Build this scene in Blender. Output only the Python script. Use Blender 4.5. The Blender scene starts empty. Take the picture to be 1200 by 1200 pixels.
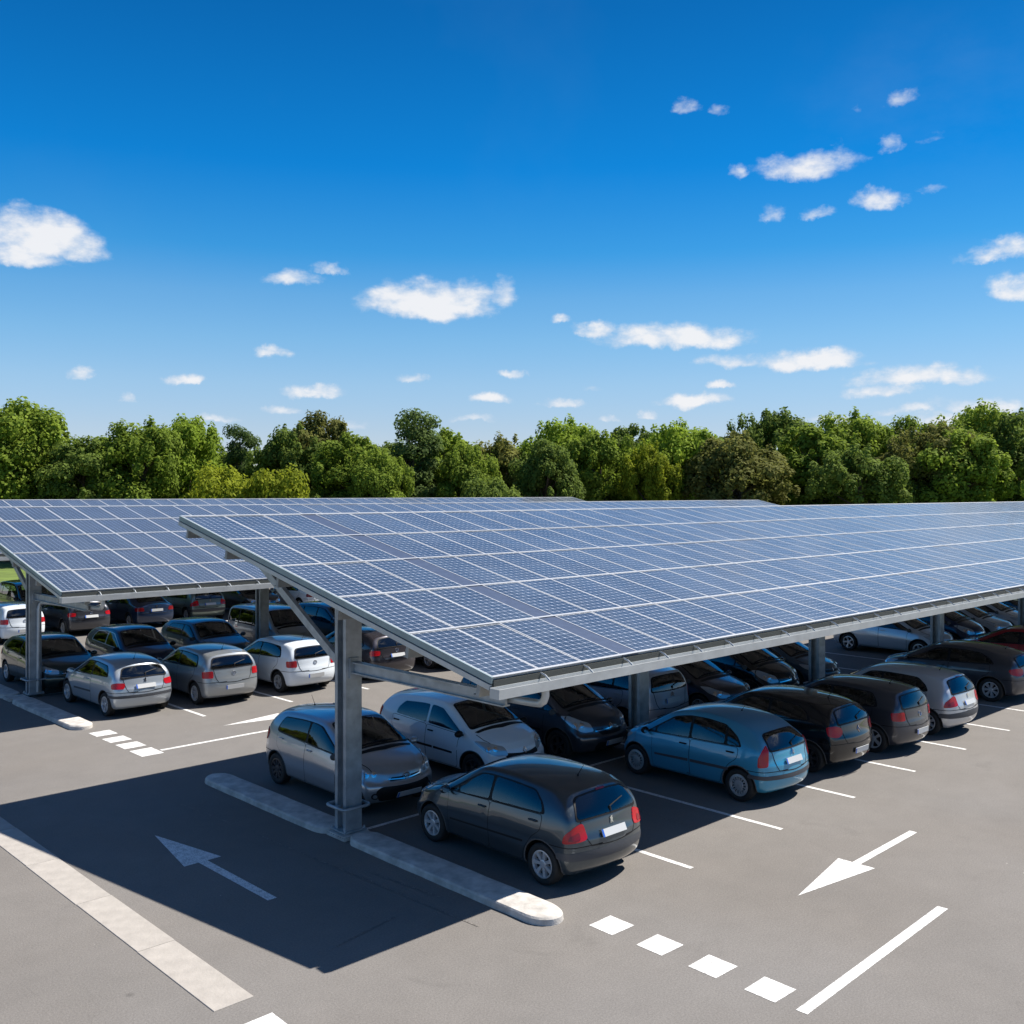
import bpy, bmesh, math, random
from math import sin, cos, tan, pi, radians as R, sqrt, atan2
from mathutils import Vector, Matrix, geometry
from mathutils.bvhtree import BVHTree

random.seed(7)
scn = bpy.context.scene
col = scn.collection

# ------------------------------------------------------------------ camera
# world: X runs along the parking rows, Y along the parked cars, Z up, metres
YAW = R(46.11)
CAMH = 5.73
cam_d = bpy.data.cameras.new('camera')
cam = bpy.data.objects.new('camera', cam_d)
col.objects.link(cam)
cam.location = (0, 0, CAMH)
cam.rotation_euler = (R(90), 0, YAW - R(90))
cam_d.sensor_width = 36
cam_d.sensor_fit = 'HORIZONTAL'
cam_d.lens = 1180.8 / 1200 * 36
cam_d.shift_y = -(600 - 577.2) / 1200
cam_d.clip_start = 0.1
cam_d.clip_end = 5000
scn.camera = cam
scn.render.resolution_x = 1024
scn.render.resolution_y = 1024

# ------------------------------------------------------------------ sun and sky
SUNV = Vector((0.694, -0.222, 1.0)).normalized()
SUN_EL = math.asin(SUNV.z)
SUN_AZ = atan2(SUNV.x, SUNV.y)            # clockwise from +Y
sd = bpy.data.lights.new('sun', 'SUN')
sun = bpy.data.objects.new('sun', sd)
col.objects.link(sun)
sd.energy = 4.2
sd.angle = R(0.53)
sd.color = (1.0, 0.945, 0.87)
sun.rotation_euler = (-SUNV).to_track_quat('-Z', 'Y').to_euler()
sun.location = (0, 0, 60)

scn.view_settings.view_transform = 'Standard'
scn.view_settings.look = 'None'
scn.view_settings.exposure = 1.05
scn.view_settings.gamma = 1.0
# world: physical sky with small fair-weather clouds
wld = bpy.data.worlds.new('World')
scn.world = wld
wld.use_nodes = True
def build_world():
    nt = wld.node_tree
    N = nt.nodes; Lk = nt.links
    bg = N['Background']
    sky = N.new('ShaderNodeTexSky'); sky.sky_type = 'NISHITA'; sky.sun_disc = False
    sky.sun_elevation = SUN_EL; sky.sun_rotation = SUN_AZ
    sky.air_density = 1.0; sky.dust_density = 0.15; sky.ozone_density = 1.6
    tc = N.new('ShaderNodeTexCoord')
    sep = N.new('ShaderNodeSeparateXYZ'); Lk.new(tc.outputs['Generated'], sep.inputs[0])
    def M(op, a, b=None, c=None):
        n = N.new('ShaderNodeMath'); n.operation = op
        for i, v in enumerate((a, b, c)):
            if v is None: continue
            if isinstance(v, (int, float)): n.inputs[i].default_value = v
            else: Lk.new(v, n.inputs[i])
        return n.outputs[0]
    az = M('ARCTAN2', sep.outputs[0], sep.outputs[1])
    el = M('ARCSINE', sep.outputs[2])
    # film response of the photograph: deeper blue with height, made paler above the view for fill
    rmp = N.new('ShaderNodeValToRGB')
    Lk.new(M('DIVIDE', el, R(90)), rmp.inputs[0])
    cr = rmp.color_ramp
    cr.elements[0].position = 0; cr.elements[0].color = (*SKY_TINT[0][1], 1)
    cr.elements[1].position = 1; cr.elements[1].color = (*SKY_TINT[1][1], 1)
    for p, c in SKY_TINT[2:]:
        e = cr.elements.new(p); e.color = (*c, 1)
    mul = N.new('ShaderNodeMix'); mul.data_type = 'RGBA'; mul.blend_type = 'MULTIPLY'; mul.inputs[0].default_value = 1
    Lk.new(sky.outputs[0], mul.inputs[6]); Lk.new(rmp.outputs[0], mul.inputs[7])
    # even out the brighter sky below the sun
    dt = N.new('ShaderNodeVectorMath'); dt.operation = 'DOT_PRODUCT'; Lk.new(tc.outputs['Generated'], dt.inputs[0])
    dt.inputs[1].default_value = tuple(Vector((SUNV.x, SUNV.y, 0)).normalized())
    dim = M('SUBTRACT', 1.04, M('MULTIPLY', M('MAXIMUM', dt.outputs['Value'], 0.0), .23))
    sm_ = N.new('ShaderNodeVectorMath'); sm_.operation = 'SCALE'; Lk.new(mul.outputs[2], sm_.inputs[0]); Lk.new(dim, sm_.inputs['Scale'])
    # clouds
    def noise(scale, det, vec, rough=.6):
        n = N.new('ShaderNodeTexNoise'); n.inputs['Scale'].default_value = scale; n.inputs['Detail'].default_value = det
        n.inputs['Roughness'].default_value = rough
        Lk.new(vec, n.inputs['Vector']); return n
    nw = noise(17, 7, tc.outputs['Generated'], .66)
    ns = N.new('ShaderNodeSeparateXYZ'); Lk.new(nw.outputs['Color'], ns.inputs[0])
    fm = N.new('ShaderNodeVectorMath'); fm.operation = 'MULTIPLY'; fm.inputs[1].default_value = (1, 1, 2.0); Lk.new(tc.outputs['Generated'], fm.inputs[0])
    nf = noise(34, 8, fm.outputs[0], .56)
    azd = M('ADD', az, M('MULTIPLY', M('SUBTRACT', ns.outputs[0], .5), .050))
    eld = M('ADD', el, M('MULTIPLY', M('SUBTRACT', ns.outputs[1], .5), .030))
    acc = None
    for (px, py, w, h, dens) in CLOUDS:
        X = (px-600)/1180.8; Z = (577.2-py)/1180.8
        a0 = (pi/2 - YAW) + atan2(X, 1); e0 = atan2(Z, sqrt(1+X*X))
        k = cos(atan2(X, 1))
        ww = w/2/1180.8*k*k*1.14; hh = h/2/1180.8*k*1.14
        dx = M('MULTIPLY', M('SUBTRACT', azd, a0), 1/ww)
        dy0 = M('SUBTRACT', eld, e0 - hh*.35)
        dy = M('MAXIMUM', M('MULTIPLY', dy0, 1/(hh*1.25)), M('MULTIPLY', dy0, -1/(hh*.62)))
        d = M('MULTIPLY_ADD', dx, dx, M('MULTIPLY', dy, dy))
        v = M('SUBTRACT', dens, M('MULTIPLY', d, dens))
        acc = v if acc is None else M('MAXIMUM', acc, v)
    # broader unseen clouds above and behind the view, added for window reflections and fill
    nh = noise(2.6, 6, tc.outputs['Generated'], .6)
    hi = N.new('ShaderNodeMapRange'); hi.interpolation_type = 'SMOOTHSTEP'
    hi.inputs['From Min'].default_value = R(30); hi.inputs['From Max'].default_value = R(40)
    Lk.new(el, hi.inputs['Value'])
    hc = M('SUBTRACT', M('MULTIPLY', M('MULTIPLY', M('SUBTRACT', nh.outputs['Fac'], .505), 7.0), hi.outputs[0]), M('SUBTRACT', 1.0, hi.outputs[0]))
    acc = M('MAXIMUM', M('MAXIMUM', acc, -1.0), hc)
    dn = M('ADD', acc, M('MULTIPLY', M('SUBTRACT', nf.outputs['Fac'], .52), 2.0))
    ms = N.new('ShaderNodeMapRange'); ms.interpolation_type = 'SMOOTHSTEP'
    ms.inputs['From Min'].default_value = -.05; ms.inputs['From Max'].default_value = 1.15
    Lk.new(dn, ms.inputs['Value'])
    # thin high veil
    nv = noise(3.2, 5, tc.outputs['Generated'])
    veil = N.new('ShaderNodeMapRange'); veil.inputs['From Min'].default_value = .52; veil.inputs['From Max'].default_value = .8
    veil.inputs['To Max'].default_value = .02
    Lk.new(nv.outputs['Fac'], veil.inputs['Value'])
    # thin haze patch high on the right
    hx = M('MULTIPLY', M('SUBTRACT', azd, (pi/2-YAW)+atan2(500, 1180.8)), 1/.16)
    hy = M('MULTIPLY', M('SUBTRACT', eld, .345), 1/.085)
    hz = M('MAXIMUM', M('SUBTRACT', 1.0, M('MULTIPLY_ADD', hx, hx, M('MULTIPLY', hy, hy))), 0.0)
    ng = noise(9, 7, fm.outputs[0], .6)
    hz = M('MULTIPLY', M('MULTIPLY', hz, M("MAXIMUM", M("SUBTRACT", ng.outputs["Fac"], .42), 0.0)), .12)
    mask = M('MULTIPLY', M('MAXIMUM', M('MAXIMUM', ms.outputs[0], veil.outputs[0]), hz), .93)
    cc = N.new('ShaderNodeValToRGB')
    Lk.new(M('ADD', M('MULTIPLY', dn, .8), M('MULTIPLY', M('SUBTRACT', nf.outputs['Fac'], .5), .9)), cc.inputs[0])
    cc.color_ramp.elements[0].color = (4.0, 4.6, 5.4, 1); cc.color_ramp.elements[0].position = .1
    cc.color_ramp.elements[1].color = (5.9, 5.9, 6.0, 1); cc.color_ramp.elements[1].position = .9
    mx = N.new('ShaderNodeMix'); mx.data_type = 'RGBA'
    Lk.new(mask, mx.inputs[0]); Lk.new(sm_.outputs[0], mx.inputs[6]); Lk.new(cc.outputs[0], mx.inputs[7])
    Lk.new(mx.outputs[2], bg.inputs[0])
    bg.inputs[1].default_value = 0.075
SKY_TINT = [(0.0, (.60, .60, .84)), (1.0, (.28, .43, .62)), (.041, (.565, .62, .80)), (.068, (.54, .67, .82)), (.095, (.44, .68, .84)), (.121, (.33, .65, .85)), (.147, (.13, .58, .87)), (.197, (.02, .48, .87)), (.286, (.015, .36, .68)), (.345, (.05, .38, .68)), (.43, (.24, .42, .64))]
CLOUDS = [  # azimuth and height of each small cloud, its width, height and thickness
 (52, 274, 150, 62, 1.3), (30, 300, 120, 30, .9), (345, 326, 70, 22, .8), (388, 317, 46, 16, .8), (318, 409, 52, 18, 1.0), (96, 436, 44, 16, .9),
 (220, 442, 46, 16, 1.0), (366, 457, 80, 16, .9), (335, 480, 60, 12, .8), (153, 469, 24, 12, .7), (503, 348, 160, 50, 1.4), (592, 340, 36, 42, .7),
 (484, 443, 46, 12, .8), (600, 437, 32, 10, .7), (574, 467, 50, 15, 1.0), (656, 472, 54, 14, 1.0), (692, 454, 26, 10, .7), (655, 375, 26, 12, .7),
 (700, 386, 62, 22, 1.0), (788, 392, 190, 34, 1.2), (757, 484, 26, 12, .8), (812, 468, 92, 20, 1.2), (848, 451, 40, 12, 1.0), (860, 421, 90, 20, 1.0),
 (950, 420, 140, 26, 1.2), (1078, 438, 170, 28, 1.2), (1030, 455, 100, 20, 1.0), (1150, 474, 110, 24, .9), (1060, 482, 90, 14, .8), (800, 126, 36, 18, .5), (840, 127, 24, 13, .4), (1015, 124, 36, 10, .3), (1100, 160, 60, 12, .3), (952, 190, 110, 38, 1.0),
 (870, 202, 26, 14, .5), (907, 253, 36, 24, .6), (962, 250, 34, 14, .55), (1029, 232, 62, 26, .8), (1045, 164, 28, 26, .6), (1055, 111, 44, 20, .55),
 (1088, 222, 40, 10, .4), (1170, 296, 100, 26, .9), (1190, 288, 60, 30, 1.1), (1190, 334, 70, 34, 1.1), (20, 262, 70, 40, 1.0),
 (980, 492, 120, 14, .8), (1130, 492, 150, 18, .9), (560, 492, 60, 10, .6), (250, 492, 60, 10, .5), (713, 490, 30, 10, .7), (410, 492, 50, 14, .6)]
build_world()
# ------------------------------------------------------------------ helpers
def tag(o, label=None, cat=None, group=None, kind=None):
    if label: o['label'] = label
    if cat: o['category'] = cat
    if group: o['group'] = group
    if kind: o['kind'] = kind
    return o

def empty(name, loc=(0, 0, 0), rz=0.0):
    o = bpy.data.objects.new(name, None)
    o.empty_display_size = 0.3
    o.location = loc
    o.rotation_euler = (0, 0, rz)
    col.objects.link(o)
    return o

def kids(o):
    return [c for c in bpy.data.objects if c.parent == o]

def mesh_obj(name, me, parent=None, mats=None):
    o = bpy.data.objects.new(name, me)
    col.objects.link(o)
    if parent: o.parent = parent
    if mats:
        for m in mats: me.materials.append(m)
    return o

def finish(bm, name, mats, parent=None, smooth=None):
    """bmesh -> one linked object; smooth = angle in degrees or None for flat"""
    me = bpy.data.meshes.new(name)
    if smooth is not None:
        lim = R(smooth)
        bm.normal_update()
        for f in bm.faces: f.smooth = True
        for e in bm.edges:
            if len(e.link_faces) == 2 and e.calc_face_angle(0) > lim: e.smooth = False
    bm.to_mesh(me)
    bm.free()
    return mesh_obj(name, me, parent, mats)

def box(bm, x0, x1, y0, y1, z0, z1, mi=0, M=None):
    vs = [bm.verts.new(v) for v in ((x0,y0,z0),(x1,y0,z0),(x1,y1,z0),(x0,y1,z0),(x0,y0,z1),(x1,y0,z1),(x1,y1,z1),(x0,y1,z1))]
    if M is not None:
        for v in vs: v.co = M @ v.co
    for q in ((0,3,2,1),(4,5,6,7),(0,1,5,4),(1,2,6,5),(2,3,7,6),(3,0,4,7)):
        f = bm.faces.new([vs[i] for i in q]); f.material_index = mi
    return vs

def prism(bm, poly, a, b, axis='x', mi=0, M=None):
    """poly = 2-D outline in the plane across axis, extruded from a to b"""
    def P(p, t):
        if axis == 'x': v = Vector((t, p[0], p[1]))
        elif axis == 'y': v = Vector((p[0], t, p[1]))
        else: v = Vector((p[0], p[1], t))
        return M @ v if M is not None else v
    A = [bm.verts.new(P(p, a)) for p in poly]
    B = [bm.verts.new(P(p, b)) for p in poly]
    n = len(poly)
    fs = [bm.faces.new(A[::-1]), bm.faces.new(B)]
    for i in range(n):
        fs.append(bm.faces.new((A[i], A[(i+1) % n], B[(i+1) % n], B[i])))
    for f in fs: f.material_index = mi
    return fs

def beam(bm, p0, p1, w, h, mi=0):
    """rectangular bar from p0 to p1"""
    p0 = Vector(p0); p1 = Vector(p1)
    d = p1 - p0; L = d.length
    q = d.to_track_quat('Y', 'Z').to_matrix().to_4x4()
    box(bm, -w/2, w/2, 0, L, -h/2, h/2, mi, Matrix.Translation(p0) @ q)

def tube(bm, pts, r, n=8, mi=0, closed=False, caps=True):
    pts = [Vector(p) for p in pts]
    rings = []
    N = len(pts)
    up = Vector((0, 0, 1))
    for i, p in enumerate(pts):
        a = pts[(i-1) % N] if (closed or i > 0) else p
        b = pts[(i+1) % N] if (closed or i < N-1) else p
        d = (b - a).normalized()
        s = d.cross(up)
        if s.length < 1e-3: s = d.cross(Vector((0, 1, 0)))
        s.normalize(); t = s.cross(d)
        rr = r[i] if isinstance(r, (list, tuple)) else r
        rings.append([bm.verts.new(p + (s*cos(2*pi*k/n) + t*sin(2*pi*k/n))*rr) for k in range(n)])
    M = N if closed else N-1
    for i in range(M):
        A, B = rings[i], rings[(i+1) % N]
        for k in range(n):
            f = bm.faces.new((A[k], A[(k+1) % n], B[(k+1) % n], B[k])); f.material_index = mi
    if caps and not closed:
        bm.faces.new(rings[0][::-1]).material_index = mi
        bm.faces.new(rings[-1]).material_index = mi

def lathe(bm, prof, n=32, mi=0, M=None, axis='y'):
    """prof = [(radius, offset)...] turned about the axis"""
    rings = []
    for (r, o) in prof:
        ring = []
        for k in range(n):
            a = 2*pi*k/n
            v = Vector((r*cos(a), o, r*sin(a))) if axis == 'y' else Vector((r*cos(a), r*sin(a), o))
            ring.append(bm.verts.new(M @ v if M is not None else v))
        rings.append(ring)
    for i in range(len(rings)-1):
        A, B = rings[i], rings[i+1]
        for k in range(n):
            bm.faces.new((A[k], B[k], B[(k+1) % n], A[(k+1) % n])).material_index = mi
    return rings

def round_poly(pts, r, n=4):
    out = []
    N = len(pts)
    for i in range(N):
        p = Vector(pts[i]).to_2d(); a = Vector(pts[i-1]).to_2d(); b = Vector(pts[(i+1) % N]).to_2d()
        rr = r[i] if isinstance(r, (list, tuple)) else r
        da = (a-p); db = (b-p)
        t = min(rr, da.length*0.48, db.length*0.48)
        if t < 1e-4:
            out.append(p); continue
        A = p + da.normalized()*t; B = p + db.normalized()*t
        for k in range(n+1):
            s = k/n
            out.append(A*(1-s)**2 + p*2*s*(1-s) + B*s*s)
    return [(v.x, v.y) for v in out]

# ------------------------------------------------------------------ materials
def nodemat(name):
    m = bpy.data.materials.new(name)
    m.use_nodes = True
    nt = m.node_tree
    b = nt.nodes['Principled BSDF']
    return m, nt, b

def lin(c):
    return tuple(((x/12.92) if x <= 0.04045 else ((x+0.055)/1.055)**2.4) for x in c)

def mat(name, c, rough=0.5, metal=0.0, spec=0.5, coat=0.0, coat_r=0.03, noise=0.0, nscale=8.0, bump=0.0, bscale=40.0):
    m, nt, b = nodemat(name)
    b.inputs['Base Color'].default_value = (*c, 1)
    b.inputs['Roughness'].default_value = rough
    b.inputs['Metallic'].default_value = metal
    b.inputs['Specular IOR Level'].default_value = spec
    b.inputs['Coat Weight'].default_value = coat
    b.inputs['Coat Roughness'].default_value = coat_r
    if noise > 0:
        tc = nt.nodes.new('ShaderNodeTexCoord')
        n = nt.nodes.new('ShaderNodeTexNoise'); n.inputs['Scale'].default_value = nscale; n.inputs['Detail'].default_value = 6
        nt.links.new(tc.outputs['Object'], n.inputs['Vector'])
        mr = nt.nodes.new('ShaderNodeMapRange')
        mr.inputs['From Min'].default_value = 0.3; mr.inputs['From Max'].default_value = 0.7
        mr.inputs['To Min'].default_value = 1-noise; mr.inputs['To Max'].default_value = 1+noise
        nt.links.new(n.outputs['Fac'], mr.inputs['Value'])
        mx = nt.nodes.new('ShaderNodeVectorMath'); mx.operation = 'SCALE'
        mx.inputs[0].default_value = c
        nt.links.new(mr.outputs['Result'], mx.inputs['Scale'])
        nt.links.new(mx.outputs['Vector'], b.inputs['Base Color'])
    if bump > 0:
        tc = nt.nodes.new('ShaderNodeTexCoord')
        n = nt.nodes.new('ShaderNodeTexNoise'); n.inputs['Scale'].default_value = bscale; n.inputs['Detail'].default_value = 5
        nt.links.new(tc.outputs['Object'], n.inputs['Vector'])
        bp = nt.nodes.new('ShaderNodeBump'); bp.inputs['Strength'].default_value = bump; bp.inputs['Distance'].default_value = 0.01
        nt.links.new(n.outputs['Fac'], bp.inputs['Height'])
        nt.links.new(bp.outputs['Normal'], b.inputs['Normal'])
    return m

MAT = {}
MAT['glass'] = mat('car_glass', (0.012, 0.017, 0.016), 0.02, 0, 0.9)
MAT['glass'].node_tree.nodes['Principled BSDF'].inputs['IOR'].default_value = 1.85
MAT['trim'] = mat('black_trim', (0.012, 0.012, 0.013), 0.5, 0, 0.2)
MAT['greytrim'] = mat('grey_trim', (0.05, 0.055, 0.065), 0.5)
MAT['tyre'] = mat('rubber', (0.012, 0.012, 0.012), 0.75, noise=0.3, nscale=20)
MAT['rim'] = mat('alloy', (0.55, 0.56, 0.58), 0.32, 0.5)
MAT['hubcap'] = mat('hubcap', (0.38, 0.39, 0.40), 0.35, 0.4)
MAT['darkrim'] = mat('dark_alloy', (0.06, 0.06, 0.065), 0.35, 0.5)
MAT['chrome'] = mat('chrome', (0.75, 0.75, 0.77), 0.12, 1.0)
MAT['red'] = mat('red_lens', (0.40, 0.006, 0.012), 0.25, 0, 0.4, 0.25)
MAT['darkred'] = mat('dark_red_lens', (0.20, 0.004, 0.008), 0.2, 0, 0.4, 0.3)
MAT['clear'] = mat('clear_lens', (0.36, 0.38, 0.40), 0.08, 0.5, 0.8, 1.0)
MAT['orange'] = mat('orange_lens', (0.6, 0.16, 0.02), 0.15, 0, 0.6, 1.0)
MAT['plate'] = mat('plate_white', (0.50, 0.51, 0.51), 0.4)
MAT['plateblue'] = mat('plate_blue', (0.02, 0.10, 0.45), 0.4)
# ------------------------------------------------------------------ car builder
# local frame of a car: origin on the ground under its middle, +X is the nose, +Z up
def lerp(a, b, t): return a + (b-a)*t

def interp(tab, x):
    if x <= tab[0][0]: return tab[0][1]
    for (x0, y0), (x1, y1) in zip(tab, tab[1:]):
        if x <= x1:
            return lerp(y0, y1, (x-x0)/(x1-x0))
    return tab[-1][1]

def car_cage(S):
    """box-topology cage; S = spec dict"""
    L, W, H = S['L'], S['W'], S['H']
    X0, X1 = -L/2, L/2
    ra, fa = S['axles']
    top = S['top']                        # centre-line silhouette [(x,z)] from tail to nose
    belt = S['belt']
    cowl = S['cowl']
    wst = S['wst']                        # x of windscreen top
    xs = [X0, X0+0.16, ra-0.22, ra+0.12, ra+0.62, lerp(ra+0.62, wst, 0.55), wst, lerp(wst, cowl, 0.5), cowl, cowl+0.16, fa+0.05, X1-0.22, X1]
    nI = len(xs)-1
    rearx = S['rearx']                    # tail x offsets (positive = forward) by level 0..7
    frontx = S['frontx']                  # nose x offsets (positive = backward) by level
    lvl = 8
    plan = S.get('plan', [.86, .955, .99, 1, 1, 1, 1, 1, .995, .99, .975, .925, .76])
    cf = [-1, -.7, -.28, .28, .7, 1]
    nJ = len(cf)-1
    gh = S.get('gh', [.88, .955, .99, 1.0, .985, .945, .855, .72])   # width by level, cabin
    hd = [.88, .955, .99, 1.0, .975, .935, .885, .80]   # width by level, bonnet
    zbot = S.get('zbot', 0.19)
    xa, xb = xs[4], xs[8]
    def X(i, k):
        x = xs[i]
        if x < xa:
            x0 = X0 + rearx[k]
            x = x0 + (x-X0)*(xa-x0)/(xa-X0)
        if x > xb:
            x1 = X1 - frontx[k]
            x = x1 - (X1-x)*(x1-xb)/(X1-xb)
        return x
    def Z(i, k):
        xt = X(i, 7)
        zt = interp(top, xt) - S.get('edge', 0.045)
        zb = interp(belt, X(i, 5))
        zlo = zbot + (0.05 if i in (0, nI) else 0)
        t = 1.0
        if zb > zt - 0.07: zb = zt - 0.06
        if k == 0: return zlo
        if k == 1: return zlo + 0.09
        if k == 2: return lerp(zlo, zb, 0.36)
        if k == 3: return lerp(zlo, zb, 0.63)
        if k == 4: return zb - lerp(zlo, zb, 0.10)*0.6
        if k == 5: return zb
        if k == 6: return lerp(zb, zt, 0.52)
        return zt
    def Yw(i, k):
        c = min(1, max(0, (xs[i]-wst)/(cowl-wst)))
        f = lerp(gh[k], hd[k], c)
        p = plan[i]
        if k >= 6 and i <= 1: p = lerp(p, 1, 0.55)
        if k == 5 and i <= 1: p = lerp(p, 1, 0.25)
        return W/2*f*p
    rc = S.get('rcurve', [.10, .13, .15, .14, .12, .11, .10, .09])
    fc = S.get('fcurve', [.16, .22, .26, .26, .26, .24, .20, .16])
    V = {}
    bm = bmesh.new()
    def vert(i, j, k):
        key = (i, j, k)
        if key in V: return V[key]
        yw = Yw(i, k)
        x = X(i, k); z = Z(i, k); f = cf[j]
        if i <= 1: x += rc[k]*abs(f)**2.2*(1 if i == 0 else .35)
        if i >= nI-1: x -= fc[k]*abs(f)**2.2*(1 if i == nI else .3)
        if k == lvl-1:
            cr = lerp(S.get('crown', 0.055), S.get('hcrown', .06), min(1, max(0, (xs[i]-wst)/(cowl-wst))))
            z += (1-f*f)*cr
            if wst < xs[i] <= cowl + .01: x += (1-f*f)*S.get('wsb', 0.10)*(xs[i]-wst)/(cowl-wst)
        v = bm.verts.new((x, yw*f, z))
        V[key] = v
        return v
    def quad(a, b, c, d): bm.faces.new((a, b, c, d))
    K = lvl-1
    for i in range(nI):
        for k in range(K):
            quad(vert(i, 0, k), vert(i+1, 0, k), vert(i+1, 0, k+1), vert(i, 0, k+1))
            quad(vert(i, nJ, k+1), vert(i+1, nJ, k+1), vert(i+1, nJ, k), vert(i, nJ, k))
        for j in range(nJ):
            quad(vert(i, j, K), vert(i+1, j, K), vert(i+1, j+1, K), vert(i, j+1, K))
            quad(vert(i, j+1, 0), vert(i+1, j+1, 0), vert(i+1, j, 0), vert(i, j, 0))
    for j in range(nJ):
        for k in range(K):
            quad(vert(0, j, k+1), vert(0, j+1, k+1), vert(0, j+1, k), vert(0, j, k))
            quad(vert(nI, j, k), vert(nI, j+1, k), vert(nI, j+1, k+1), vert(nI, j, k+1))
    cl = bm.edges.layers.float.get('crease_edge') or bm.edges.layers.float.new('crease_edge')
    def crease(seq, c):
        for a, b in zip(seq, seq[1:]):
            e = bm.edges.get((a, b))
            if e: e[cl] = c
    sh = S.get('shoulder', 0.8)
    for j in (0, nJ):
        crease([V[(i, j, 4)] for i in range(1, nI)], sh)
        crease([V[(i, j, K)] for i in range(1, nI)], 0.35)
        crease([V[(i, j, 3)] for i in range(2, nI-1)], S.get('flank', .35))
        crease([V[(0, j, k)] for k in range(2, K+1)], .22)
        crease([V[(i, j, 1)] for i in range(1, nI)], 0.4)
        crease([V[(8, j, k)] for k in (5, 6, 7)], 0.2)
    for j in (1, nJ-1): crease([V[(i, j, K)] for i in range(8, nI+1)], .55)
    crease([V[(0, j, K)] for j in range(nJ+1)], S.get('roofedge', 0.55))
    crease([V[(0, j, 5)] for j in range(nJ+1)], 0.2)
    crease([V[(0, j, 3)] for j in range(nJ+1)], S.get('bumpedge', 0.5))
    crease([V[(nI, j, K)] for j in range(nJ+1)], 0.3)
    crease([V[(nI, j, 3)] for j in range(nJ+1)], 0.25)
    crease([V[(8, j, K)] for j in range(nJ+1)], 0.4)
    crease([V[(6, j, K)] for j in range(nJ+1)], 0.25)
    bmesh.ops.recalc_face_normals(bm, faces=bm.faces)
    return bm

def eval_mesh(o):
    dg = bpy.context.evaluated_depsgraph_get()
    dg.update()
    return bpy.data.meshes.new_from_object(o.evaluated_get(dg))

class Shell:
    """smooth body shell that parts are laid onto"""
    def __init__(self, me):
        self.co = [v.co.copy() for v in me.vertices]
        self.no = [v.normal.copy() for v in me.vertices]
        self.polys = [tuple(p.vertices) for p in me.polygons]
        self.bvh = BVHTree.FromPolygons(self.co, self.polys)
    def hit(self, p, d):
        loc, n, idx, dist = self.bvh.ray_cast(p, d, 3.0)
        if loc is None:
            loc, n, idx, dist = self.bvh.find_nearest(p + d*0.6)
        vs = self.polys[idx]
        ws = [1/((self.co[v]-loc).length+1e-4) for v in vs]
        nn = Vector((0, 0, 0))
        for v, w in zip(vs, ws): nn += self.no[v]*w
        return loc, nn.normalized()

def patch(shell, poly, org, u, v, d, off=0.004, grid=0.06, skirt=0.012, mi=0, out=None, holes=None):
    """lay a 2-D outline on the shell along direction d; returns (verts, normals, faces)"""
    org = Vector(org); u = Vector(u); v = Vector(v); d = Vector(d).normalized()
    pts = []
    n = len(poly)
    for i in range(n):
        a = Vector(poly[i]); b = Vector(poly[(i+1) % n])
        m = max(1, int((b-a).length/grid))
        for k in range(m): pts.append(a.lerp(b, k/m))
    nb = len(pts)
    x0 = min(p.x for p in pts); x1 = max(p.x for p in pts); y0 = min(p.y for p in pts); y1 = max(p.y for p in pts)
    bp = [p.copy() for p in pts]
    def inside(q, bp=bp):
        c = False
        for i in range(len(bp)):
            a, b = bp[i], bp[i-1]
            if (a.y > q.y) != (b.y > q.y) and q.x < (b.x-a.x)*(q.y-a.y)/(b.y-a.y)+a.x: c = not c
        return c
    edges = [(i, (i+1) % nb) for i in range(nb)]
    hl = []
    for hp in (holes or []):
        st = len(pts); hh = []
        m_ = len(hp)
        for i in range(m_):
            a = Vector(hp[i]); b = Vector(hp[(i+1) % m_])
            m = max(1, int((b-a).length/grid))
            for k in range(m): hh.append(a.lerp(b, k/m))
        pts += hh; edges += [(st+i, st+(i+1) % len(hh)) for i in range(len(hh))]
        hl.append(hh)
    g = grid
    yy = y0+g*0.5; row = 0
    while yy < y1:
        xx = x0+g*(0.5 if row % 2 else 0.25)
        while xx < x1:
            q = Vector((xx, yy))
            if inside(q) and min((q-b).length for b in bp) > g*0.4: pts.append(q)
            xx += g
        yy += g*0.87; row += 1
    vs, es, fs, ov, oe, of = geometry.delaunay_2d_cdt(pts, edges, [], 1, 1e-5)
    if hl:
        def keep(f):
            c = (vs[f[0]]+vs[f[1]]+vs[f[2]])/3
            return not any(inside(c, h) for h in hl)
        fs = [f for f in fs if keep(f)]
    o = out if out is not None else ([], [], [])
    base = len(o[0])
    for q in vs:
        loc, nn = shell.hit(org + u*q.x + v*q.y, d)
        o[0].append(loc + nn*off); o[1].append(nn)
    newf = []
    for f in fs:
        a, b, c = [o[0][base+i] for i in f[:3]]
        nrm = (b-a).cross(c-a)
        fl = list(f) if nrm.dot(d) < 0 else list(f)[::-1]
        newf.append(fl)
        o[2].append(([base+i for i in fl], mi))
    if skirt:
        cnt = {}
        for f in newf:
            for i in range(len(f)):
                e = (f[i], f[(i+1) % len(f)])
                cnt[e] = 1
        down = {}
        def dn(i):
            if i not in down:
                down[i] = len(o[0])
                o[0].append(o[0][base+i] - o[1][base+i]*skirt); o[1].append(o[1][base+i])
            return down[i]
        for (a, b) in list(cnt):
            if (b, a) not in cnt:
                o[2].append(([base+b, base+a, dn(a), dn(b)], mi))
    return o

def patch_obj(name, o, mats, parent=None, normals=True):
    me = bpy.data.meshes.new(name)
    me.from_pydata([tuple(v) for v in o[0]], [], [f for f, m in o[2]])
    for p, (f, m) in zip(me.polygons, o[2]):
        p.material_index = m
        p.use_smooth = True
    me.update()
    if normals: me.normals_split_custom_set_from_vertices([tuple(n) for n in o[1]])
    return mesh_obj(name, me, parent, mats)

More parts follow.
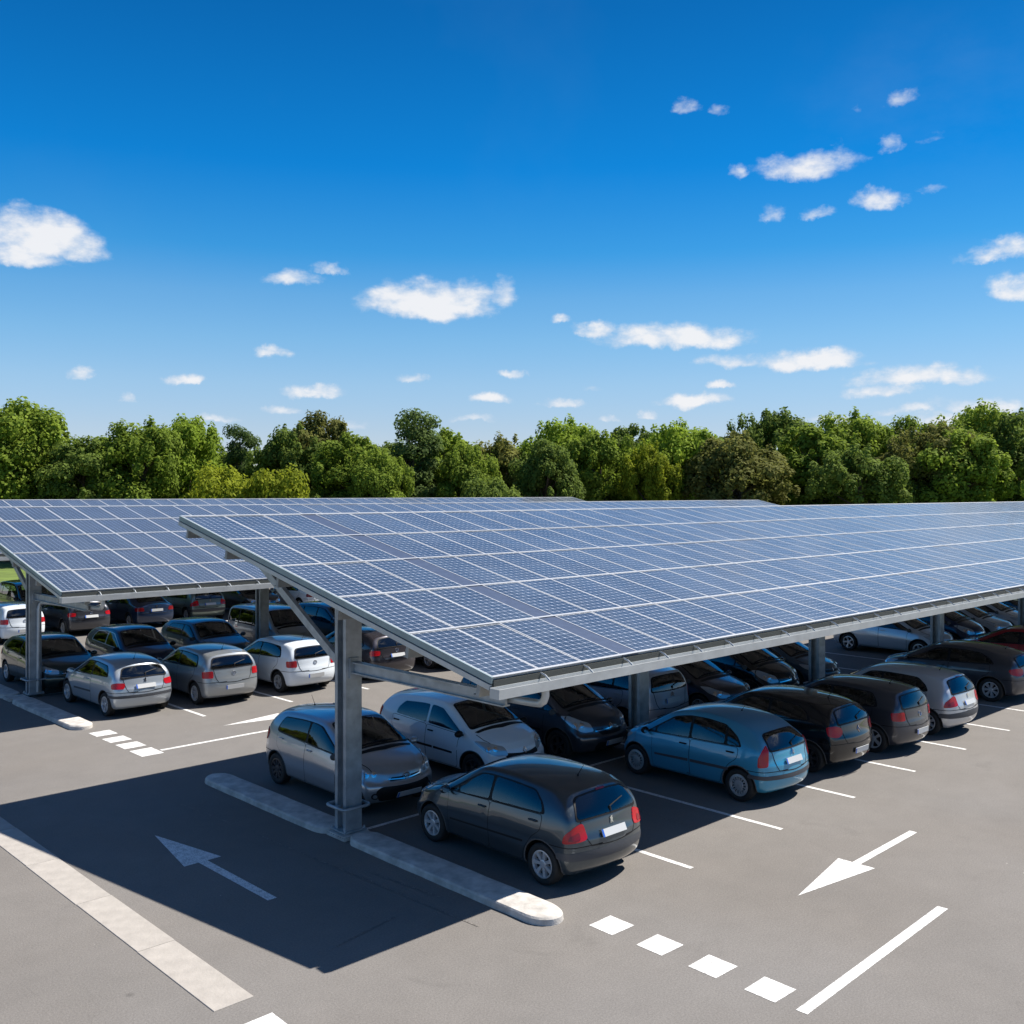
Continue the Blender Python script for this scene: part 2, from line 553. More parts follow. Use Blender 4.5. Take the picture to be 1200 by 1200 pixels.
def wheel_meshes(rad, wid, style):
    """tyre and rim meshes, outer face towards +Y"""
    bm = bmesh.new()
    w = wid/2; r = rad; ri = rad*0.68
    lathe(bm, [(ri-.01, -w*.9), (ri, -w*.95), (r*.9, -w), (r*.975, -w*.86), (r, -w*.6), (r, w*.6), (r*.975, w*.86), (r*.9, w), (ri+.01, w*.97), (ri-.004, w*.85), (ri-.006, w*.3)], 40)
    me = bpy.data.meshes.new('tyre')
    bm.normal_update()
    for f in bm.faces: f.smooth = True
    bm.to_mesh(me); bm.free(); me.materials.append(MAT['tyre'])
    bm = bmesh.new()
    lathe(bm, [(ri-.008, w*.3), (ri-.004, w*.90), (ri-.022, w*.93), (ri-.03, w*.7), (ri-.035, w*.25)], 40, 0)
    rg = lathe(bm, [(ri-.03, w*.28), (0.01, w*.22)], 24, 1)
    kind, n = style
    rr = ri-.02
    if kind == 'spoke' or kind == 'twin':
        for s in range(n):
            a0 = 2*pi*s/n
            for off_ in ((0,) if kind == 'spoke' else (-.13, .13)):
                a = a0 + off_
                hw0 = .019 if kind == 'spoke' else .013
                hw1 = .030 if kind == 'spoke' else .015
                M = Matrix.Rotation(-a, 4, 'Y')
                prof = [(.035, -hw0), (rr, -hw1), (rr, hw1), (.035, hw0)]
                A = [bm.verts.new(M @ Vector((p[0], w*(.70 if p[0] < .1 else .84), p[1]))) for p in prof]
                B = [bm.verts.new(M @ Vector((p[0], w*.3, p[1]*1.25))) for p in prof]
                bm.faces.new(A[::-1])
                for k in range(4): bm.faces.new((A[k], A[(k+1) % 4], B[(k+1) % 4], B[k]))
    else:
        # hubcap: domed disc with slots
        lathe(bm, [(rr, w*.86), (rr*.86, w*.92), (rr*.82, w*.84)], 40, 0)
        lathe(bm, [(rr*.52, w*.80), (rr*.46, w*.90), (.02, w*.98)], 40, 0)
        for s in range(n):
            a = 2*pi*s/n
            M = Matrix.Rotation(-a, 4, 'Y')
            hw = rr*.66*pi/n*.62
            A = [bm.verts.new(M @ Vector((x, w*y, z))) for x, y, z in ((rr*.5, .86, -hw*.7), (rr*.84, .88, -hw*1.15), (rr*.84, .88, hw*1.15), (rr*.5, .86, hw*.7))]
            B = [bm.verts.new(v.co - Vector((0, w*.3, 0))) for v in A]
            bm.faces.new(A[::-1])
            for k in range(4): bm.faces.new((A[k], A[(k+1) % 4], B[(k+1) % 4], B[k]))
    lathe(bm, [(.062, w*.35), (.060, w*.76), (.048, w*.80), (.0, w*.82)], 20, 0)
    bmesh.ops.recalc_face_normals(bm, faces=bm.faces)
    mr = bpy.data.meshes.new('rim')
    for f in bm.faces: f.smooth = len(f.verts) == 4 and False
    bm.to_mesh(mr); bm.free()
    mr.materials.append(MAT['rim'] if kind != 'cap' else MAT['hubcap']); mr.materials.append(MAT['trim'])
    return me, mr

def inset(pts, d):
    n = len(pts)
    ar = sum(pts[i][0]*pts[(i+1) % n][1]-pts[(i+1) % n][0]*pts[i][1] for i in range(n))
    sg = 1 if ar > 0 else -1
    out = []
    for i in range(n):
        a = Vector(pts[i-1]); b = Vector(pts[(i+1) % n]); t = (b-a)
        if t.length < 1e-7: out.append(pts[i]); continue
        t.normalize()
        out.append((pts[i][0]-t.y*sg*d, pts[i][1]+t.x*sg*d))
    return out

def offset_line(pts, w):
    """closed outline of a thin strip along a 2-D polyline"""
    A, B = [], []
    n = len(pts)
    for i in range(n):
        a = Vector(pts[max(i-1, 0)]); b = Vector(pts[min(i+1, n-1)])
        d = (b-a).normalized(); nn = Vector((-d.y, d.x))*w/2
        p = Vector(pts[i])
        A.append(tuple(p+nn)); B.append(tuple(p-nn))
    return A + B[::-1]

def build_car(name, S):
    """builds the parts of one car kind; returns the root empty. Paint is slot 0 of body, doors, mirrors (slot material swapped per copy)"""
    bm = car_cage(S)
    me = bpy.data.meshes.new('cage'); bm.to_mesh(me); bm.free()
    tmp = mesh_obj('cage', me)
    m = tmp.modifiers.new('s', 'SUBSURF'); m.levels = m.render_levels = 3
    m.use_limit_surface = False
    sm = eval_mesh(tmp)
    # exact outer dimensions
    L, W, H = S['L'], S['W'], S['H']
    xs = [v.co.x for v in sm.vertices]; ys = [v.co.y for v in sm.vertices]; zs = [v.co.z for v in sm.vertices]
    x0, x1, y1, z1, z0 = min(xs), max(xs), max(ys), max(zs), min(zs)
    zb = S.get('zbot', .19)
    for v in sm.vertices:
        v.co.x = -L/2 + (v.co.x-x0)*L/(x1-x0)
        v.co.y *= W/2/y1
        v.co.z = zb + (v.co.z-z0)*(H-zb)/(z1-z0)
    sm.update()
    shell = Shell(sm)
    bpy.data.objects.remove(tmp)
    root = empty(name)
    ra, fa = S['axles']
    rad = S.get('wr', .305)
    # ---- body with wheel arches
    body = mesh_obj('body', sm, root, [MAT['paint'], MAT['trim']])
    for p in sm.polygons:
        p.use_smooth = True
        if p.center.z < zb + .035 and abs(p.normal.z) > .8: p.material_index = 1
    cb = bmesh.new()
    for ax in (ra, fa):
        for s in (-1, 1):
            M = Matrix.Translation((ax, s*(W/2-.10), rad*1.0)) @ Matrix.Rotation(pi/2, 4, 'X')
            bmesh.ops.create_cone(cb, cap_ends=True, cap_tris=False, segments=40, radius1=rad+.055, radius2=rad+.055, depth=.44, matrix=M)
    cm = bpy.data.meshes.new('cut'); cb.to_mesh(cm); cb.free()
    for p in cm.polygons: p.material_index = 1
    cut = mesh_obj('cut', cm, None, [MAT['paint'], MAT['trim']])
    md = body.modifiers.new('b', 'BOOLEAN'); md.object = cut; md.operation = 'DIFFERENCE'; md.solver = 'EXACT'
    bmesh_out = eval_mesh(body)
    if len(bmesh_out.polygons) < len(sm.polygons)*.7:
        print('BOOL RETRY', len(bmesh_out.polygons), len(sm.polygons))
        md.solver = 'FAST'; bmesh_out = eval_mesh(body)
    print('BOOLN', S['L'], len(bmesh_out.polygons), len(sm.polygons))
    body.modifiers.clear()
    body.data = bmesh_out
    bpy.data.objects.remove(cut)
    bb = bmesh.new(); bb.from_mesh(bmesh_out)
    bb.normal_update()
    for f in bb.faces: f.smooth = f.material_index == 0
    for e in bb.edges:
        if len(e.link_faces) == 2 and (e.calc_face_angle(0) > R(45) or e.link_faces[0].material_index != e.link_faces[1].material_index): e.smooth = False
    # arch lips (rolled edge), part of the body mesh
    for ax in (ra, fa):
        for s in (-1, 1):
            pts = []
            for k in range(0, 23):
                a = R(-12 + k*204/22)
                rr = rad+.06
                px, pz = ax+rr*cos(a), rad+rr*sin(a)
                if pz < zb+.02: continue
                loc, nn = shell.hit(Vector((px, s*1.4, pz)), Vector((0, -s, 0)))
                if abs(nn.y) > .2: pts.append(loc + Vector((0, -s*.002, 0)))
            if len(pts) > 3: tube(bb, pts, .011, 6, S.get('lipmat', 0))
    # panel gaps
    bb.to_mesh(bmesh_out); bb.free()
    out = ([], [], [])
    SIDE = lambda s: dict(org=(0, s*1.6, 0), u=(1, 0, 0), v=(0, 0, 1), d=(0, -s, 0))
    def lay(poly, frame, off=.003, grid=.06, skirt=.01, mi=0, o=None, holes=None):
        return patch(shell, poly, frame['org'], frame['u'], frame['v'], frame['d'], off, grid, skirt, mi, o, holes)
    # frames for screens
    def slope_frame(pa, pb, rear=False):
        pa = Vector(pa); pb = Vector(pb)           # (x,z) lower, upper
        t = (pb-pa).normalized()
        n = Vector((-t.y, t.x)) if rear else Vector((t.y, -t.x))
        # outward normal in xz
        if (n.x < 0) != rear: n = -n
        o = Vector((pa.x+n.x*.5, 0, pa.y+n.y*.5))
        return dict(org=o, u=(0, 1, 0), v=(t.x, 0, t.y), d=(-n.x, 0, -n.y), len=(pb-pa).length)
    FR = dict(org=(L/2+.4, 0, 0), u=(0, 1, 0), v=(0, 0, 1), d=(-1, 0, 0))
    RR = dict(org=(-L/2-.4, 0, 0), u=(0, 1, 0), v=(0, 0, 1), d=(1, 0, 0))
    def CORNER(sx, sy, ang=45):
        a = R(ang)                                 # direction in plan, 0 = straight from the end, 90 = from the side
        dx, dy = cos(a)*sx, sin(a)*sy
        px = sx*(L/2-.25); py = sy*(W/2-.25)
        # u axis points from the end centre towards the side
        return dict(org=(px+dx*1.2, py+dy*1.2, 0), u=(-sin(a)*sx, cos(a)*sy, 0), v=(0, 0, 1), d=(-dx, -dy, 0))
    CUTS = []
    # ---- doors
    for s in (-1, 1):
        for dpoly in S['doors']:
            rp = round_poly(dpoly, .06, 3)
            o = ([], [], [])
            lay(rp, SIDE(s), .0045, .09, .006, 0, o)
            n = len(rp)
            ring = []
            # dark joint around the door, under its edge
            cx = sum(p[0] for p in rp)/n; cz = sum(p[1] for p in rp)/n
            big = []
            for i in range(n):
                a = Vector(rp[i-1]); b = Vector(rp[(i+1) % n]); t = (b-a).normalized()
                nn = Vector((t.y, -t.x)); c = Vector((rp[i][0]-cx, rp[i][1]-cz))
                if nn.dot(c) < 0: nn = -nn
                p = Vector(rp[i]) + nn*.009
                big.append((p.x, p.y))
            lay(big, SIDE(s), .0022, .09, .006, 1, o)
            d = patch_obj('door', o, [MAT['paint'], MAT['trim']], root)
            hx, hz = S['handles'][S['doors'].index(dpoly)]
            hb = bmesh.new()
            loc, nn = shell.hit(Vector((hx, s*1.5, hz)), Vector((0, -s, 0)))
            Mh = Matrix.Translation(loc + nn*.02)
            box(hb, -.085, .085, -.014, .014, -.014, .014, 0, Mh)
            bmesh.ops.bevel(hb, geom=list(hb.edges), offset=.008, segments=2, affect='EDGES')
            ho = finish(hb, 'handle', [MAT[S.get('handlemat', 'paint')]], d, 40)
            if S.get('handlemat', 'paint') == 'paint': ho['painted'] = 1
    # ---- glass
    for s in (-1, 1):
        allp = S['sideglass']
        o = ([], [], [])
        lay(round_poly(S['dlo'], .07, 4), SIDE(s), .006, .07, .008, 0, o, [inset(round_poly(wp, .05, 4), .004) for wp in allp])
        CUTS.append((SIDE(s), inset(round_poly(S['dlo'], .07, 4), .016)))
        fr = patch_obj('window_frame', o, [MAT[S.get('dlomat', 'trim')]], root)
        for wp in allp:
            o = ([], [], [])
            lay(round_poly(wp, .05, 4), SIDE(s), .0095, .07, 0, 0, o)
            patch_obj('window', o, [MAT['glass']], root)
    for nm, key, rear in (('windshield', 'ws', False), ('rear_window', 'rw', True)):
        pa, pb, wa, wb = S[key]
        fm = slope_frame(pa, pb, rear)
        ln = fm['len']
        def quadp(g):
            return [(-wa+g, g), (-wa*.5, g-S.get('sag', .03)), (0, g-S.get('sag', .03)*1.4), (wa*.5, g-S.get('sag', .03)), (wa-g, g), (wb-g, ln-g), (-wb+g, ln-g)]
        o = ([], [], [])
        r_ = [.08, 0.2, .2, .2, .08, .08, .08]
        lay(round_poly(quadp(0), r_, 4), fm, .009, .04, .014, 0, o, [inset(round_poly(quadp(.028), r_, 4), .004)])
        CUTS.append((fm, inset(round_poly(quadp(0), r_, 4), .012)))
        par = patch_obj(nm, o, [MAT['trim'], MAT['glass']], root)
        o2 = ([], [], [])
        lay(round_poly(quadp(.028), r_, 4), fm, .012, .05, 0, 0, o2)
        patch_obj('glass_pane', o2, [MAT['glass']], par)
        # wiper
        wbm = bmesh.new()
        def on(fm, a, b, off):
            p = Vector(fm['org']) + Vector(fm['u'])*a + Vector(fm['v'])*b
            loc, nn = shell.hit(p, Vector(fm['d']))
            return loc + nn*off
        if not rear:
            for y0_, y1_ in ((.45*wa, -.25*wa), (-.15*wa, -.85*wa)):
                tube(wbm, [on(fm, lerp(y0_, y1_, t/5), .03+.02*sin(pi*t/5), .022) for t in range(6)], .009, 5)
        elif S.get('rwiper', True):
            tube(wbm, [on(fm, lerp(-.02, -wa*.55, t/4), .06+.09*t/4, .024) for t in range(5)], .009, 5)
            tube(wbm, [on(fm, -.02, .0, .012), on(fm, -.02, .06, .024)], .018, 6)
        if len(wbm.verts): finish(wbm, 'wiper', [MAT['trim']], root, 40)
        else: wbm.free()
    # ---- lamps
    for sy in (-1, 1):
        if S['tail'].get('poly'):
            o = ([], [], [])
            T = S['tail']
            lay(round_poly(T['poly'], T.get('r', .04), 4), CORNER(-1, sy, T.get('ang', 48)), .012, .04, .014, 0, o)
            tl = patch_obj('taillight', o, [MAT[T.get('mat', 'red')]], root)
            if T.get('inner'):
                o = ([], [], [])
                lay(round_poly(T['inner'], .02, 3), CORNER(-1, sy, T.get('ang', 48)), .0165, .04, .006, 0, o)
                patch_obj('lens', o, [MAT[T.get('imat', 'darkred')]], tl)
        Hh = S['head']
        o = ([], [], [])
        lay(round_poly(Hh['poly'], Hh.get('r', .04), 4), CORNER(1, sy, Hh.get('ang', 40)), .008, .04, .012, 0, o)
        hl = patch_obj('headlight', o, [MAT['headglass']], root)
        cxh = sum(p[0] for p in Hh['poly'])/len(Hh['poly']); czh = sum(p[1] for p in Hh['poly'])/len(Hh['poly'])
        for dx_ in (-.065, .065):
            o = ([], [], [])
            circ = [(cxh+dx_+.045*cos(2*pi*q/14), czh+.045*sin(2*pi*q/14)) for q in range(14)]
            lay(circ, CORNER(1, sy, Hh.get('ang', 40)), .0125, .04, .006, 0, o)
            patch_obj('lens', o, [MAT['chrome']], hl)
    # ---- extra patches: list of (name, frame, poly, off, mat, r)
    for (nm, fr, poly, off, mt, r_) in S['extras']:
        frames = {'side': [SIDE(-1), SIDE(1)], 'front': [FR], 'rear': [RR]}.get(fr)
        if frames is None:
            if fr.startswith('fc'): frames = [CORNER(1, sy, float(fr[2:])) for sy in (-1, 1)]
            elif fr.startswith('rc'): frames = [CORNER(-1, sy, float(fr[2:])) for sy in (-1, 1)]
            elif fr == 'top': frames = [dict(org=(0, 0, H+.5), u=(1, 0, 0), v=(0, 1, 0), d=(0, 0, -1))]
        for fm in frames:
            o = ([], [], [])
            lay(round_poly(poly, r_, 3) if r_ else poly, fm, off, .05, max(.006, off*1.6), 0, o)
            e = patch_obj(nm, o, [MAT[mt]], root)
            if mt == 'paint': e['painted'] = 1
    # ---- mirrors
    mx, mz = S['mirror']
    for s in (-1, 1):
        loc, nn = shell.hit(Vector((mx, s*1.5, mz)), Vector((0, -s, 0)))
        b2 = bmesh.new()
        bmesh.ops.create_uvsphere(b2, u_segments=16, v_segments=10, radius=1)
        for v in b2.verts:
            x, y, z = v.co
            x = x*.075 if x > 0 else x*.03
            v.co = loc + Vector((x-.0, s*(y*.10+.115), z*.068+.03))
        n0 = len(b2.verts)
        beam(b2, loc + Vector((.0, -s*.01, -.01)), loc + Vector((0, s*.09, .015)), .05, .03)
        mo = finish(b2, 'side_mirror', [MAT[S.get('mirmat', 'paint')]], root, 50)
        if S.get('mirmat', 'paint') == 'paint': mo['painted'] = 1
        b3 = bmesh.new()
        c0 = loc + Vector((-.034, s*.115, .03))
        vs = [b3.verts.new(c0 + Vector((0, .078*cos(2*pi*q/18), .05*sin(2*pi*q/18)))) for q in range(18)]
        b3.faces.new(vs)
        finish(b3, 'mirror_glass', [MAT['mirror']], mo)
    # ---- open the shell behind the glass and furnish the cabin
    bc = bmesh.new(); bc.from_mesh(body.data)
    for fm, poly in CUTS:
        org, uu, vv, dd = Vector(fm['org']), Vector(fm['u']), Vector(fm['v']), Vector(fm['d']).normalized()
        def P2(p): return ((p-org).dot(uu), (p-org).dot(vv))
        n = len(poly)
        x0 = min(p[0] for p in poly)-.1; x1 = max(p[0] for p in poly)+.1; y0 = min(p[1] for p in poly)-.1; y1 = max(p[1] for p in poly)+.1
        bc.normal_update()
        def cand():
            out = []
            for f in bc.faces:
                if f.normal.dot(dd) < -.12:
                    q = P2(f.calc_center_median())
                    if x0 < q[0] < x1 and y0 < q[1] < y1 and (f.calc_center_median()-org).dot(dd) < (W*.5+1.0 if abs(dd.y) > .9 else 1.6):
                        out.append((f, q))
            return out
        for i in range(n):
            a = Vector(poly[i]); b = Vector(poly[(i+1) % n]); L_ = (b-a).length
            if L_ < 1e-5: continue
            t = (b-a)/L_
            pn = (uu*(-t.y) + vv*t.x)
            po_ = org + uu*a.x + vv*a.y
            fs = []
            for f, q in cand():
                r2 = Vector(q)-a
                al = r2.dot(t); pe = abs(r2.dot(Vector((-t.y, t.x))))
                if -.10 < al < L_+.10 and pe < .13: fs.append(f)
            if fs:
                es = list({e for f in fs for e in f.edges}); vs_ = list({v for f in fs for v in f.verts})
                bmesh.ops.bisect_plane(bc, geom=fs+es+vs_, plane_co=po_, plane_no=pn, dist=1e-5)
        def ins(q):
            c = False
            for i in range(n):
                a, b = poly[i], poly[i-1]
                if (a[1] > q[1]) != (b[1] > q[1]) and q[0] < (b[0]-a[0])*(q[1]-a[1])/(b[1]-a[1])+a[0]: c = not c
            return c
        bmesh.ops.delete(bc, geom=[f for f, q in cand() if ins(q)], context='FACES')
    bc.to_mesh(body.data); bc.free()
    cab = S['cowl']; gz = interp(S['belt'], 0)
    for sy in (-1, 1):
        b7 = bmesh.new()
        y = sy*W*.21; x = lerp(S['wst'], cab, .05)-.42
        box(b7, x-.05, x+.45, y-.24, y+.24, .36, .54)
        Ms = Matrix.Translation((x-.05, y, .50)) @ Matrix.Rotation(R(-16), 4, 'Y')
        box(b7, -.09, .06, -.23, .23, 0, .58, 0, Ms)
        box(b7, -.06, .03, -.12, .12, .62, .80, 0, Ms)
        bmesh.ops.bevel(b7, geom=list(b7.edges), offset=.035, segments=2, affect='EDGES')
        finish(b7, 'seat', [MAT['seat']], root, 50)
    b7 = bmesh.new()
    x = ra+.42
    box(b7, x, x+.45, -W*.37, W*.37, .36, .54)
    Ms = Matrix.Translation((x, 0, .50)) @ Matrix.Rotation(R(-14), 4, 'Y')
    box(b7, -.09, .05, -W*.36, W*.36, 0, .50, 0, Ms)
    for y in (-.42, .42): box(b7, -.05, .02, y-.12, y+.12, .52, .66, 0, Ms)
    bmesh.ops.bevel(b7, geom=list(b7.edges), offset=.03, segments=2, affect='EDGES')
    finish(b7, 'rear_seat', [MAT['seat']], root, 50)
    b7 = bmesh.new()
    prism(b7, [(cab-.46, gz-.12), (cab-.40, gz-.02), (cab+.02, gz-.03), (cab+.05, gz-.25), (cab-.40, gz-.30)], -W*.40, W*.40, 'y')
    finish(b7, 'dashboard', [MAT['dash']], root)
    b7 = bmesh.new()
    Ms = Matrix.Translation((cab-.55, W*.21, gz-.02)) @ Matrix.Rotation(R(-62), 4, 'Y')
    tube(b7, [Ms @ Vector((.18*cos(2*pi*t/18), .18*sin(2*pi*t/18), 0)) for t in range(18)], .015, 6, closed=True)
    tube(b7, [Ms @ Vector((-.17, 0, 0)), Ms @ Vector((.17, 0, 0))], .018, 5)
    finish(b7, 'steering_wheel', [MAT['dash']], root, 50)
    b7 = bmesh.new()
    box(b7, -L/2+.30, ra+.30, -W*.36, W*.36, gz-.10, gz-.08)
    finish(b7, 'parcel_shelf', [MAT['seat']], root)
    # ---- plates
    for fr, pz, key in ((RR, S['plates'][0], 'r'), (FR, S['plates'][1], 'f')):
        hw, hh = .26, .055
        sgn = 1 if key == 'f' else -1
        loc, nn = shell.hit(Vector(fr['org']) + Vector((0, 0, pz)), Vector(fr['d']))
        b4 = bmesh.new()
        tilt = atan2(nn.z, abs(nn.x))
        M = Matrix.Translation(loc + nn*.018) @ Matrix.Rotation(-sgn*tilt, 4, 'Y')
        box(b4, -.006, .006, -hw, hw, -hh, hh, 0, M)
        # bright blue band at each plate's left end as one faces it
        le = hw-.035 if key == 'f' else -hw
        le = -hw if key == 'f' else hw-.035
        box(b4, (.005 if sgn > 0 else -.0085), (.0085 if sgn > 0 else -.005), le, le+.035, -hh, hh, 1, M)
        po = finish(b4, 'number_plate', [MAT['plate'], MAT['plateblue']], root)
    # ---- emblem
    for fr, pz, nm in ((RR, S['emblem'][0], 'emblem'), (FR, S['emblem'][1], 'emblem')):
        if not pz: continue
        loc, nn = shell.hit(Vector(fr['org']) + Vector((0, 0, pz)), Vector(fr['d']))
        b5 = bmesh.new()
        q = nn.to_track_quat('Z', 'Y').to_matrix().to_4x4()
        M = Matrix.Translation(loc + nn*.008) @ q
        kind = S.get('emb', 'ring')
        rr = .055
        if kind == 'oval':
            tube(b5, [M @ Vector((cos(a)*.075, sin(a)*.048, 0)) for a in [2*pi*t/20 for t in range(20)]], .007, 5, closed=True)
            tube(b5, [M @ Vector((cos(a)*.024, sin(a)*.044, 0)) for a in [2*pi*t/16 for t in range(16)]], .006, 5, closed=True)
            tube(b5, [M @ Vector((cos(a)*.06, .018+sin(a)*.02, 0)) for a in [2*pi*t/16 for t in range(16)]], .006, 5, closed=True)
        elif kind == 'ring':
            tube(b5, [M @ Vector((cos(a)*rr, sin(a)*rr, 0)) for a in [2*pi*t/20 for t in range(20)]], .006, 5, closed=True)
            for sg in (-1, 1):
                tube(b5, [M @ Vector((sg*.022, .05, 0)), M @ Vector((0, .002, 0))], .005, 5)
                tube(b5, [M @ Vector((sg*.05, .02, 0)), M @ Vector((sg*.022, -.045, 0)), M @ Vector((0, -.006, 0))], .005, 5)
        elif kind == 'diamond':
            tube(b5, [M @ Vector(p) for p in ((0, .065, 0), (.042, 0, 0), (0, -.065, 0), (-.042, 0, 0))], .011, 5, closed=True)
        elif kind == 'chevron':
            for dz in (.018, -.025):
                tube(b5, [M @ Vector((-.06, dz-.025, 0)), M @ Vector((0, dz+.03, 0)), M @ Vector((.06, dz-.025, 0))], .010, 5)
        else:      # small upright beast shape
            prism(b5, [(-.035, -.05), (-.01, -.045), (-.012, -.02), (.012, -.045), (.03, -.05), (.016, -.01), (.03, .01), (.02, .03), (.028, .05), (.0, .052), (-.018, .03), (-.03, .035), (-.02, .0)], -.002, .006, 'z', 0, M)
        finish(b5, 'emblem', [MAT['chrome']], root, 40)
    # ---- antenna
    if S.get('ant'):
        ax, al = S['ant']
        loc, nn = shell.hit(Vector((ax, 0, H+.4)), Vector((0, 0, -1)))
        b6 = bmesh.new()
        tube(b6, [loc, loc+Vector((0, 0, .02))], .018, 8)
        tube(b6, [loc+Vector((0, 0, .015)), loc+Vector((-al*.55, 0, al*.85))], [.006, .003], 6)
        finish(b6, 'antenna', [MAT['trim']], root, 40)
    # ---- wheels
    tm, rm = wheel_meshes(rad, .195, S.get('rim', ('spoke', 7)))
    if S.get('rimmat'):
        rm.materials[0] = MAT[S['rimmat']]
    for ax in (ra, fa):
        for s in (-1, 1):
            we = bpy.data.objects.new('wheel', None); we.empty_display_size = .1
            col.objects.link(we); we.parent = root
            we.location = (ax, s*(W/2-.118), rad)
            we.rotation_euler = (0, 0, 0 if s > 0 else pi)
            mesh_obj('tyre', tm, we); mesh_obj('rim', rm, we)
    return root

PAINTED = ('body', 'door')
def paint_car(root, paint):
    for c in kids(root):
        for q in [c] + kids(c):
            if q.name.split('.')[0] in PAINTED or q.get('painted'):
                q.material_slots[0].link = 'OBJECT'
                q.material_slots[0].material = paint

def copy_tree(o, parent=None):
    c = o.copy()
    for k in ('category', 'group', 'label'):
        if parent is not None and k in c: del c[k]
    col.objects.link(c)
    c.parent = parent
    for ch in kids(o): copy_tree(ch, c)
    return c
MAT['headglass'] = mat('headlamp_glass', (0.46, 0.48, 0.50), 0.06, 0.3, 0.9, 1.0)
MAT['mirror'] = mat('mirror', (0.6, 0.65, 0.7), 0.03, 1.0)
MAT['paint'] = mat('paint', (0.04, 0.05, 0.055), 0.35, 0.6, 0.5, 1.0)
MAT['paintdlo'] = mat('white_pillar_paint', (0.70, 0.76, 0.80), 0.3, 0.0, 0.5, 1.0)
MAT['paintline'] = mat('crease_shade', (0.16, 0.165, 0.17), 0.3, 0.4)
def P(name, c, metal=.5, rough=.32):
    m = mat(name, c, rough, metal, .4, 1.0, .02)
    nt = m.node_tree; N = nt.nodes
    # the inner side of the panels is dull lining
    g = N.new('ShaderNodeNewGeometry'); d = N.new('ShaderNodeBsdfDiffuse'); d.inputs[0].default_value = (.10, .10, .10, 1)
    x = N.new('ShaderNodeMixShader')
    nt.links.new(g.outputs['Backfacing'], x.inputs[0]); nt.links.new(N['Principled BSDF'].outputs[0], x.inputs[1]); nt.links.new(d.outputs[0], x.inputs[2])
    nt.links.new(x.outputs[0], N['Material Output'].inputs[0])
    return m
def glass_mat(name, tint, base=.05):
    m, nt, b = nodemat(name)
    N, Lk = nt.nodes, nt.links
    t = N.new('ShaderNodeBsdfTransparent'); t.inputs[0].default_value = (*tint, 1)
    gl = N.new('ShaderNodeBsdfGlossy'); gl.inputs['Roughness'].default_value = .015; gl.inputs[0].default_value = (.95, .97, 1, 1)
    lw = N.new('ShaderNodeFresnel'); lw.inputs['IOR'].default_value = 1.85
    x = N.new('ShaderNodeMixShader')
    Lk.new(lw.outputs[0], x.inputs[0]); Lk.new(t.outputs[0], x.inputs[1]); Lk.new(gl.outputs[0], x.inputs[2])
    Lk.new(x.outputs[0], N['Material Output'].inputs[0])
    return m
MAT['glass'] = glass_mat('car_glass', (.50, .58, .55))
MAT['seat'] = mat('seat_fabric', (.045, .045, .048), .9)
MAT['dash'] = mat('dashboard_plastic', (.03, .03, .032), .6)
PAINT = dict(steelgrey=P('steel_grey_paint', (.40, .42, .45), .65, .30),
    graphite=P('graphite_paint', (.060, .078, .092), .6, .28), silver=P('silver_paint', (.54, .56, .58), .50, .32), white=P('white_paint', (.74, .80, .85), .0, .35),
    blue=P('sky_blue_paint', (.045, .28, .45), .3, .32), black=P('black_paint', (.005, .006, .008), .0, .2), charcoal=P('charcoal_paint', (.060, .064, .078), .6, .32),
    steel=P('silver_blue_paint', (.42, .47, .52), .55, .32), navy=P('navy_paint', (.016, .034, .080), .4, .3), red=P('dark_red_paint', (.30, .010, .016), .3, .3),
    petrol=P('petrol_blue_paint', (.045, .095, .14), .5, .32), sage=P('sage_green_paint', (.20, .25, .23), .65, .34), brown=P('brown_paint', (.060, .048, .040), .5, .34),
    greysilver=P('grey_silver_paint', (.36, .385, .40), .6, .34), lilac=P('mauve_grey_paint', (.44, .44, .49), .45, .34), paleblue=P('pale_silver_paint', (.48, .54, .60), .5, .32),
    darkplum=P('aubergine_paint', (.060, .055, .066), .6, .3), green=P('dark_green_paint', (.030, .050, .048), .6, .32))
